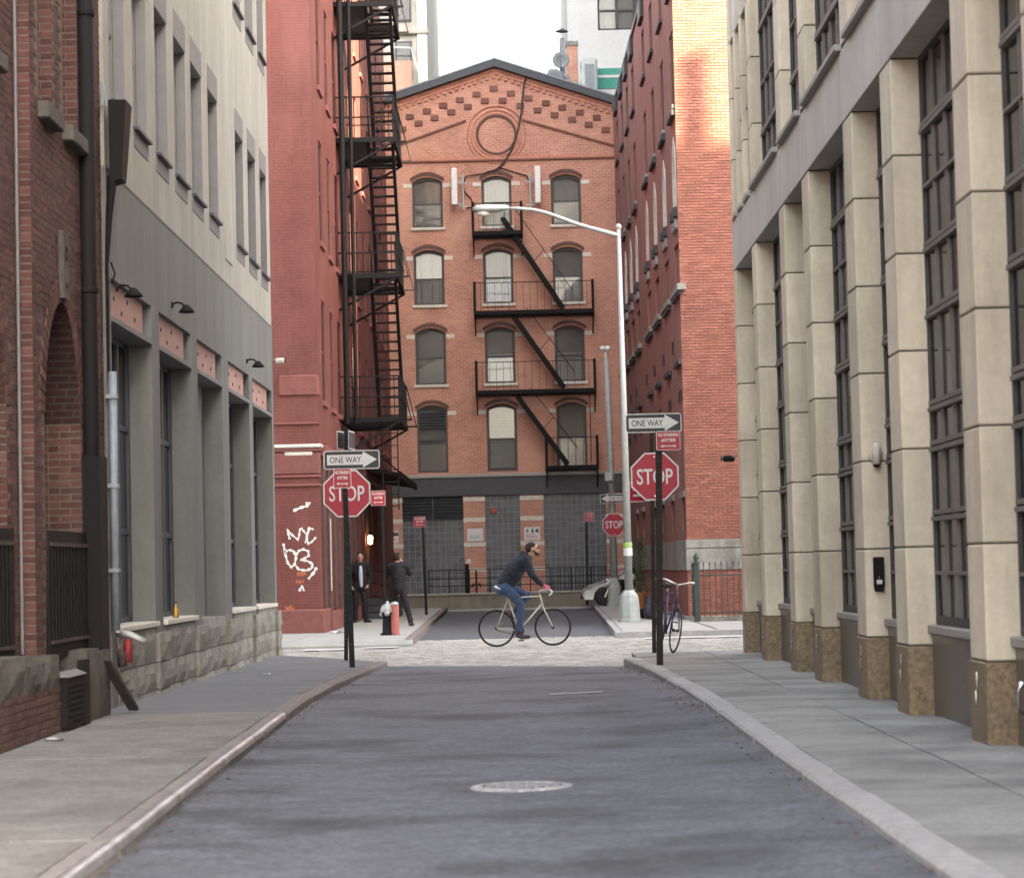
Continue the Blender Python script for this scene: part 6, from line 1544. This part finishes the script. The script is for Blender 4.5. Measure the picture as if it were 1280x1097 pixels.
# ================================================================== BICYCLES
def bicycle(t, fm, R=.333, WB=1.01, drop=True):
    """x forward, z up, y across; origin under the rear axle"""
    H_ = R
    for x in (0, WB):
        ty = MB().tube([(x+R*.965*math.cos(a), 0, H_+R*.965*math.sin(a)) for a in [2*PI*k/40 for k in range(40)]], .0125, 8, closed=True).build('wheel', 'rubber', t, True)
        MB().tube([(x+R*.915*math.cos(a), 0, H_+R*.915*math.sin(a)) for a in [2*PI*k/40 for k in range(40)]], .008, 6, closed=True).build('rim', 'black_iron', ty, True)
        sp = MB()
        for k in range(20):
            a = 2*PI*k/20; sp.bar((x+.02*math.cos(a+.9), (.018 if k % 2 else -.018), H_+.02*math.sin(a+.9)), (x+R*.91*math.cos(a), 0, H_+R*.91*math.sin(a)), .0016)
        sp.build('spokes', 'chrome', ty, kind='stuff')
        MB().lathe([(.012,-.05),(.03,-.045),(.022,-.03),(.016,0),(.022,.03),(.03,.045),(.012,.05)], (x,0,H_), 12, 'y').build('hub', 'black_iron', ty)
    BBx, BBz = .405, .285; ST = (.20,0,.90); HT, HB = (.785,0,.925), (.835,0,.735)
    fr = MB().tube([(BBx,0,BBz), ST], .0155, 10).build('frame', fm, t, True)
    MB().tube([ST[:2]+(.87,), (HT[0],0,HT[2]-.035)], .0145, 10).build('top_tube', fm, fr, True)
    MB().tube([(HB[0]-.005,0,HB[2]+.03), (BBx,0,BBz)], .0175, 10).build('down_tube', fm, fr, True)
    MB().tube([HT, HB], .020, 10).build('head_tube', fm, fr, True)
    for s in (-1, 1):
        MB().tube([(.215,s*.015,.85), (0,s*.055,H_)], .009, 8).build('seat_stay', fm, fr, True)
        MB().tube([(BBx,s*.02,BBz), (0,s*.055,H_)], .010, 8).build('chain_stay', fm, fr, True)
        MB().tube([(HB[0],s*.03,HB[2]-.01),(HB[0]+.03,s*.052,HB[2]-.1),(WB-.06,s*.052,H_+.13),(WB,s*.052,H_)], [.014,.014,.011,.009], 8).build('fork_blade', fm, fr, True)
    MB().tube([ST, (.175,0,.985)], .0125, 8).build('seat_post', 'chrome', t, True)
    sd = blob('saddle', 'rubber', t, [('t', [(.07,0,1.0),(.18,0,.995),(.33,0,.99)], [.055,.045,.022]), ('b', (.10,0,1.0), (.07,.075,.03))], .014, 4)
    MB().tube([HT, (.77,0,.985), (.85,0,1.0)], .0125, 8).build('stem', 'chrome', t, True)
    if drop:
        MB().tube([(.95,-.20,.90),(1.0,-.205,.93),(1.005,-.205,.985),(.95,-.20,1.005),(.85,-.17,1.0),(.85,0,1.0),(.85,.17,1.0),(.95,.20,1.005),(1.005,.205,.985),(1.0,.205,.93),(.95,.20,.90)], .0135, 8).build('handlebar', 'sign_white', t, True)
    else:
        MB().tube([(.62,-.28,1.06),(.72,-.26,1.07),(.80,-.18,1.06),(.84,0,1.0),(.80,.18,1.06),(.72,.26,1.07),(.62,.28,1.06)], .013, 8).build('handlebar', 'chrome', t, True)
        for s in (-1, 1): MB().tube([(.56,s*.285,1.058),(.68,s*.268,1.068)], .018, 8).build('grip', 'sign_white', t, True)
    cr = MB().lathe([(.02,-.008),(.088,-.006),(.092,0),(.088,.006),(.02,.008)], (BBx,-.05,BBz), 24, 'y').build('chainring', 'slate', t)
    MB().bar((BBx,-.075,BBz), (BBx+.03,-.075,BBz-.165), .022, .014).build('crank', 'chrome', cr)
    MB().bar((BBx,.075,BBz), (BBx-.03,.075,BBz+.165), .022, .014).build('crank', 'chrome', cr)
    MB().cbox(BBx-.02, BBx+.08, -.17, -.085, BBz-.185, BBz-.165, .006).build('pedal', 'black_iron', cr)
    MB().cbox(BBx-.08, BBx+.02, .085, .17, BBz+.165, BBz+.185, .006).build('pedal', 'black_iron', cr)
    chn = MB().tube([(0,-.05,H_+.035),(BBx,-.05,BBz+.09)], .005, 6).build('chain', 'black_iron', t); MB().tube([(0,-.05,H_-.035),(BBx,-.05,BBz-.09)], .005, 6).build('chain_run', 'black_iron', chn)
    return t
BX, BY = -.417, 43.2
b1 = thing('bicycle', 'cream racing bicycle ridden across the cobbled crossing', 'bicycle', (BX,BY,.008), local=True)
bicycle(b1, 'bike_cream')
b2 = thing('bicycle', 'dark violet city bicycle leaning behind the right sign post', 'bicycle', (2.06,36.35,.12), local=True)
bicycle(b2, 'violet_frame', drop=False)
b2.rotation_euler = (math.radians(-9), 0, math.radians(-80))
MB().cbox(-.18, .1, -.12, .12, .72, .74, .005).build('rear_rack', 'black_iron', b2)
MB().tube([(-.30,0,.38),(-.26,0,.55),(-.1,0,.69),(.05,0,.71)], .012, 6).build('mudguard', 'rubber', b2)

# ================================================================== PEOPLE
def face(parent, c, fwd, side, scale=1.0):
    """eyes, brows, mouth and ears on a head centred at c"""
    c = Vector(c); f = Vector(fwd).normalized(); s = Vector(side).normalized()
    for k in (-1, 1):
        e = c + f*.084*scale + s*k*.030*scale + Vector((0,0,.005))
        MB().ball(e, .0095*scale, 8, 6).build('eye', 'eye_dark', parent)
        b0 = c + f*.090*scale + s*k*.016*scale + Vector((0,0,.026)); b1_ = c + f*.080*scale + s*k*.045*scale + Vector((0,0,.025))
        MB().tube([b0, b1_], .0045, 6).build('eyebrow', 'hair', parent)
    m0 = c + f*.083*scale - s*.022*scale - Vector((0,0,.052)); m1 = c + f*.083*scale + s*.022*scale - Vector((0,0,.052)); mm = c + f*.090*scale - Vector((0,0,.053))
    MB().tube([m0, mm, m1], .0045, 6).build('mouth', 'maroon', parent)
def hand_shapes(w, d, up, thumb, curl=.5):
    """palm and five fingers from the wrist w, pointing along d; up is the back of the hand"""
    w = Vector(w); d = Vector(d).normalized(); up = Vector(up).normalized(); sd = d.cross(up).normalized()*thumb
    out = [('t', [w, w+d*.045, w+d*.085], [.026,.031,.028])]
    for k, l in enumerate((.070,.080,.074,.058)):
        b = w+d*.085+sd*(.027-.018*k)
        out.append(('t', [b, b+d*l*.5-up*l*.15*curl, b+d*l*.75*(1-curl*.4)-up*l*.75*curl], [.0105,.0095,.0085]))
    b = w+d*.03+sd*.03
    out.append(('t', [b, b+d*.03+sd*.025-up*.01, b+d*.06+sd*.022-up*.02], [.013,.0115,.010]))
    return out
# rider ---------------------------------------------------------------
pr = thing('person', 'bearded man in a black jacket and jeans riding the cream bicycle', 'person', (BX,BY,.008), local=True)
hipc, shc = Vector((.15,0,1.07)), Vector((.55,0,1.56))
hipR, hipL = (.17,-.10,1.05), (.17,.10,1.05)
knR, anR = (.45,-.13,.74), (.405,-.13,.25)
knL, anL = (.585,.12,.90), (.30,.13,.58)
shR, shL = (.555,-.18,1.555), (.555,.18,1.555)
elR, elL = (.665,-.23,1.27), (.66,.23,1.27)
wrR, wrL = (.86,-.19,1.075), (.86,.19,1.075)
hc = (.68,0,1.745)
body = [('t', [hipc, (.30,0,1.28), shc], [.12,.12,.11]), ('t', [shc, (.60,0,1.62), (.655,0,1.68)], [.07,.058,.055]),
        ('b', hc, (.098,.078,.118)), ('b', (.745,0,1.70), (.045,.052,.06)), ('t', [(.77,0,1.755),(.797,0,1.725)], [.014,.018]),
        ('b', (.67,-.078,1.735), (.018,.012,.03)), ('b', (.67,.078,1.735), (.018,.012,.03))]
for a, b, c_ in ((hipR,knR,anR),(hipL,knL,anL)): body.append(('t', [a, b, c_], [.075,.05,.036]))
for a, b, c_ in ((shR,elR,wrR),(shL,elL,wrL)): body.append(('t', [a, b, c_], [.048,.038,.027]))
body += hand_shapes(wrR, (.75,0,-.45), (.2,-.3,1), 1, .9) + hand_shapes(wrL, (.75,0,-.45), (.2,.3,1), -1, .9)
bd = blob('body', 'skin', pr, body, .0105, 3)
face(bd, hc, (1,0,-.05), (0,1,0), 1.08)
blob('hair', 'hair', pr, [('b', (.655,0,1.785), (.104,.084,.088)), ('b', (.625,0,1.755), (.085,.083,.095))], .010, 3)
blob('beard', 'hair', pr, [('t', [(.69,-.070,1.715),(.72,-.062,1.68),(.755,-.045,1.655),(.775,0,1.645),(.755,.045,1.655),(.72,.062,1.68),(.69,.070,1.715)], [.012,.018,.024,.027,.024,.018,.012]), ('t', [(.76,-.03,1.652),(.735,0,1.64),(.76,.03,1.652)], [.02,.025,.02])], .008, 2)
MB().box(.755, .79, -.062, .062, 1.745, 1.772).build('sunglasses', 'eye_dark', pr)
blob('jacket', 'navy_jacket', pr, [('t', [(.17,0,1.12),(.28,0,1.28),(.42,0,1.44),(.54,0,1.56)], [.155,.165,.165,.13]), ('b', (.33,0,1.33), (.18,.19,.2)), ('b', (.50,0,1.52), (.12,.21,.12)),
        ('t', [shR,elR,(.83,-.195,1.10)], [.082,.066,.046]), ('t', [shL,elL,(.83,.195,1.10)], [.082,.066,.046]),
        ('t', [(.54,-.02,1.61),(.50,0,1.66),(.54,.02,1.61)], [.07,.06,.07]), ('b', (.50,0,1.63), (.08,.10,.06))], .013, 4, folds=.011)
blob('trousers', 'denim', pr, [('b', (.13,0,1.04), (.15,.165,.13)), ('t', [hipR,(.33,-.125,.90),knR,(.42,-.13,.50),(.41,-.13,.30)], [.105,.095,.075,.066,.056]),
        ('t', [hipL,(.40,.12,.98),knL,(.44,.125,.73),(.33,.13,.62)], [.105,.092,.075,.062,.052])], .013, 4, folds=.010)
blob('shirt_hem', 'white_cloth', pr, [('t', [(.09,-.155,1.03),(.03,-.125,1.06),(-.005,-.06,1.08),(-.005,.06,1.08)], [.012,.02,.024,.02])], .010, 3)
for (a, dx, dz, yy_) in ((anR,.17,-.075,-.13),(anL,.12,-.10,.13)):
    sh = blob('shoe', 'shoe_black', pr, [('t', [(a[0]-.04,yy_,a[2]-.05),(a[0]+.05,yy_,a[2]-.05+dz*.3),(a[0]+dx,yy_,a[2]-.05+dz*.35)], [.038,.042,.034])], .011, 3)
    MB().tube([(a[0]-.07,yy_,a[2]-.088),(a[0]+.05,yy_,a[2]-.092+dz*.3),(a[0]+dx+.02,yy_,a[2]-.082+dz*.35)], .012, 8).build('sole', 'white_worn', sh)
    MB().tube([(a[0],yy_,a[2]+.05),(a[0]-.005,yy_,a[2]-.02)], [.044,.046], 10).build('sock', 'maroon', pr, True)
for s, w in ((-1, wrR), (1, wrL)): blob('glove', 'glove_pink', pr, [('t', [(w[0]-.01,w[1],w[2]+.005),(w[0]+.05,w[1],w[2]-.02),(w[0]+.09,w[1],w[2]-.05)], [.036,.040,.036])], .010, 3)

def standing(name, label, loc, sc, rz, pose):
    t = thing(name, label, 'person', loc, rz, local=True); t.scale = (sc, sc, sc)
    P = pose; hc = P['head']
    body = [('t', [(0,0,.95),(0,.0,1.2),(0,0,1.42)], [.12,.12,.12]), ('t', [(0,0,1.42),(hc[0]*.6,hc[1]*.6,1.52),(hc[0],hc[1],hc[2]-.06)], [.07,.056,.055]), ('b', hc, (.078,.096,.118)),
            ('b', (hc[0],hc[1]-.045,hc[2]-.06), (.05,.045,.055)), ('t', [(hc[0],hc[1]-.092,hc[2]+.01),(hc[0],hc[1]-.112,hc[2]-.025)], [.012,.016]),
            ('b', (hc[0]-.078,hc[1],hc[2]), (.012,.018,.03)), ('b', (hc[0]+.078,hc[1],hc[2]), (.012,.018,.03))]
    for s in ('L', 'R'):
        body.append(('t', [P['hip'+s], P['knee'+s], P['ank'+s]], [.075,.05,.036]))
        body.append(('t', [P['sh'+s], P['el'+s], P['wr'+s]], [.048,.038,.027]))
        body += hand_shapes(P['wr'+s], P['hd'+s], P['hu'+s], P['th'+s], P.get('curl', .5))
    b = blob('body', 'skin', t, body, .0105, 3)
    face(b, hc, (0,-1,0), (1,0,0))
    blob('hair', 'hair', t, [('b', (hc[0],hc[1]+.02,hc[2]+.045), (.086,.095,.085)), ('b', (hc[0],hc[1]+.035,hc[2]+.0), (.084,.075,.085))] + [('b', (hc[0]+random.uniform(-.06,.06),hc[1]+random.uniform(-.04,.07),hc[2]+.08+random.uniform(0,.03)), .03) for _ in range(8)], .010, 2)
    jk = [('t', [(0,0,.90),(0,0,1.05),(0,0,1.25),(0,0,1.42)], [.15,.15,.165,.13]), ('b', (0,.01,1.30), (.20,.13,.18)), ('t', [P['shL'],(0,.01,1.45),P['shR']], [.075,.09,.075])]
    for s in ('L', 'R'): jk.append(('t', [P['sh'+s], P['el'+s], P['wr'+s]], [.078,.062,.046]))
    blob('jacket', P['jm'], t, jk, .013, 4, folds=.011)
    tr = [('b', (0,0,.93), (.16,.12,.12))]
    for s in ('L', 'R'):
        a = Vector(P['ank'+s]); tr.append(('t', [P['hip'+s], P['knee'+s], (a.x,a.y,a.z-.01)], [.102,.077,.062]))
    blob('trousers', P['tm'], t, tr, .013, 4, folds=.011)
    for s in ('L', 'R'):
        a = Vector(P['ank'+s]); d = Vector(P['ft'+s]).normalized()
        blob('shoe', 'shoe_black', t, [('t', [(a.x-d.x*.05,a.y-d.y*.05,.045),(a.x+d.x*.06,a.y+d.y*.06,.042),(a.x+d.x*.17,a.y+d.y*.17,.033)], [.043,.043,.032])], .011, 3)
    return t
pa = standing('person', 'man in a dark suit and pale blue open shirt facing the camera by the wall', (-4.0,60.4,.12), 1.0, math.radians(8), dict(
    head=(.02,-.02,1.645), hipL=(-.09,0,.92), kneeL=(-.11,-.02,.50), ankL=(-.12,.02,.09), hipR=(.09,0,.92), kneeR=(.12,-.05,.50), ankR=(.15,-.02,.09),
    shL=(-.19,0,1.43), elL=(-.27,.03,1.15), wrL=(-.22,-.10,.93), shR=(.19,0,1.43), elR=(.27,.03,1.15), wrR=(.21,-.11,.95),
    hdL=(.3,-.5,-.7), huL=(-.8,-.3,0), thL=1, hdR=(-.4,-.5,-.6), huR=(.8,-.3,0), thR=-1, ftL=(-.3,-1,0), ftR=(.7,-1,0), jm='black_suit', tm='black_suit'))
blob('shirt', 'shirt_blue', pa, [('t', [(.02,-.135,1.40),(.02,-.165,1.25),(.025,-.155,1.05),(.03,-.14,.93)], [.035,.055,.05,.04])], .011, 3)
pb_ = standing('person', 'man in black seen from behind raising a camera to his face', (-2.80,55.75,.12), .965, math.radians(176), dict(
    head=(.03,-.06,1.645), hipL=(-.09,0,.93), kneeL=(-.19,.02,.50), ankL=(-.30,.06,.09), hipR=(.09,0,.93), kneeR=(.14,-.10,.52), ankR=(.16,-.16,.09),
    shL=(-.19,-.01,1.43), elL=(-.27,-.18,1.25), wrL=(-.08,-.26,1.52), shR=(.19,-.01,1.43), elR=(.28,-.18,1.24), wrR=(.12,-.26,1.52),
    hdL=(.5,-.3,.8), huL=(-.6,-.2,.5), thL=1, hdR=(-.5,-.3,.8), huR=(.6,-.2,.5), thR=-1, ftL=(-.2,-1,0), ftR=(.2,-1,0), jm='charcoal', tm='charcoal', curl=.8))
cmr = thing('camera', 'small black camera held by the man seen from behind', 'camera', (-2.83,56.06,1.68))
MB().cbox(-2.90, -2.77, 56.04, 56.10, 1.67, 1.76, .01).build('body', 'black_iron', cmr)
MB().lathe([(.03,0),(.034,.06),(.03,.07)], (-2.835,56.10,1.71), 12, 'y').build('lens', 'black_iron', cmr)
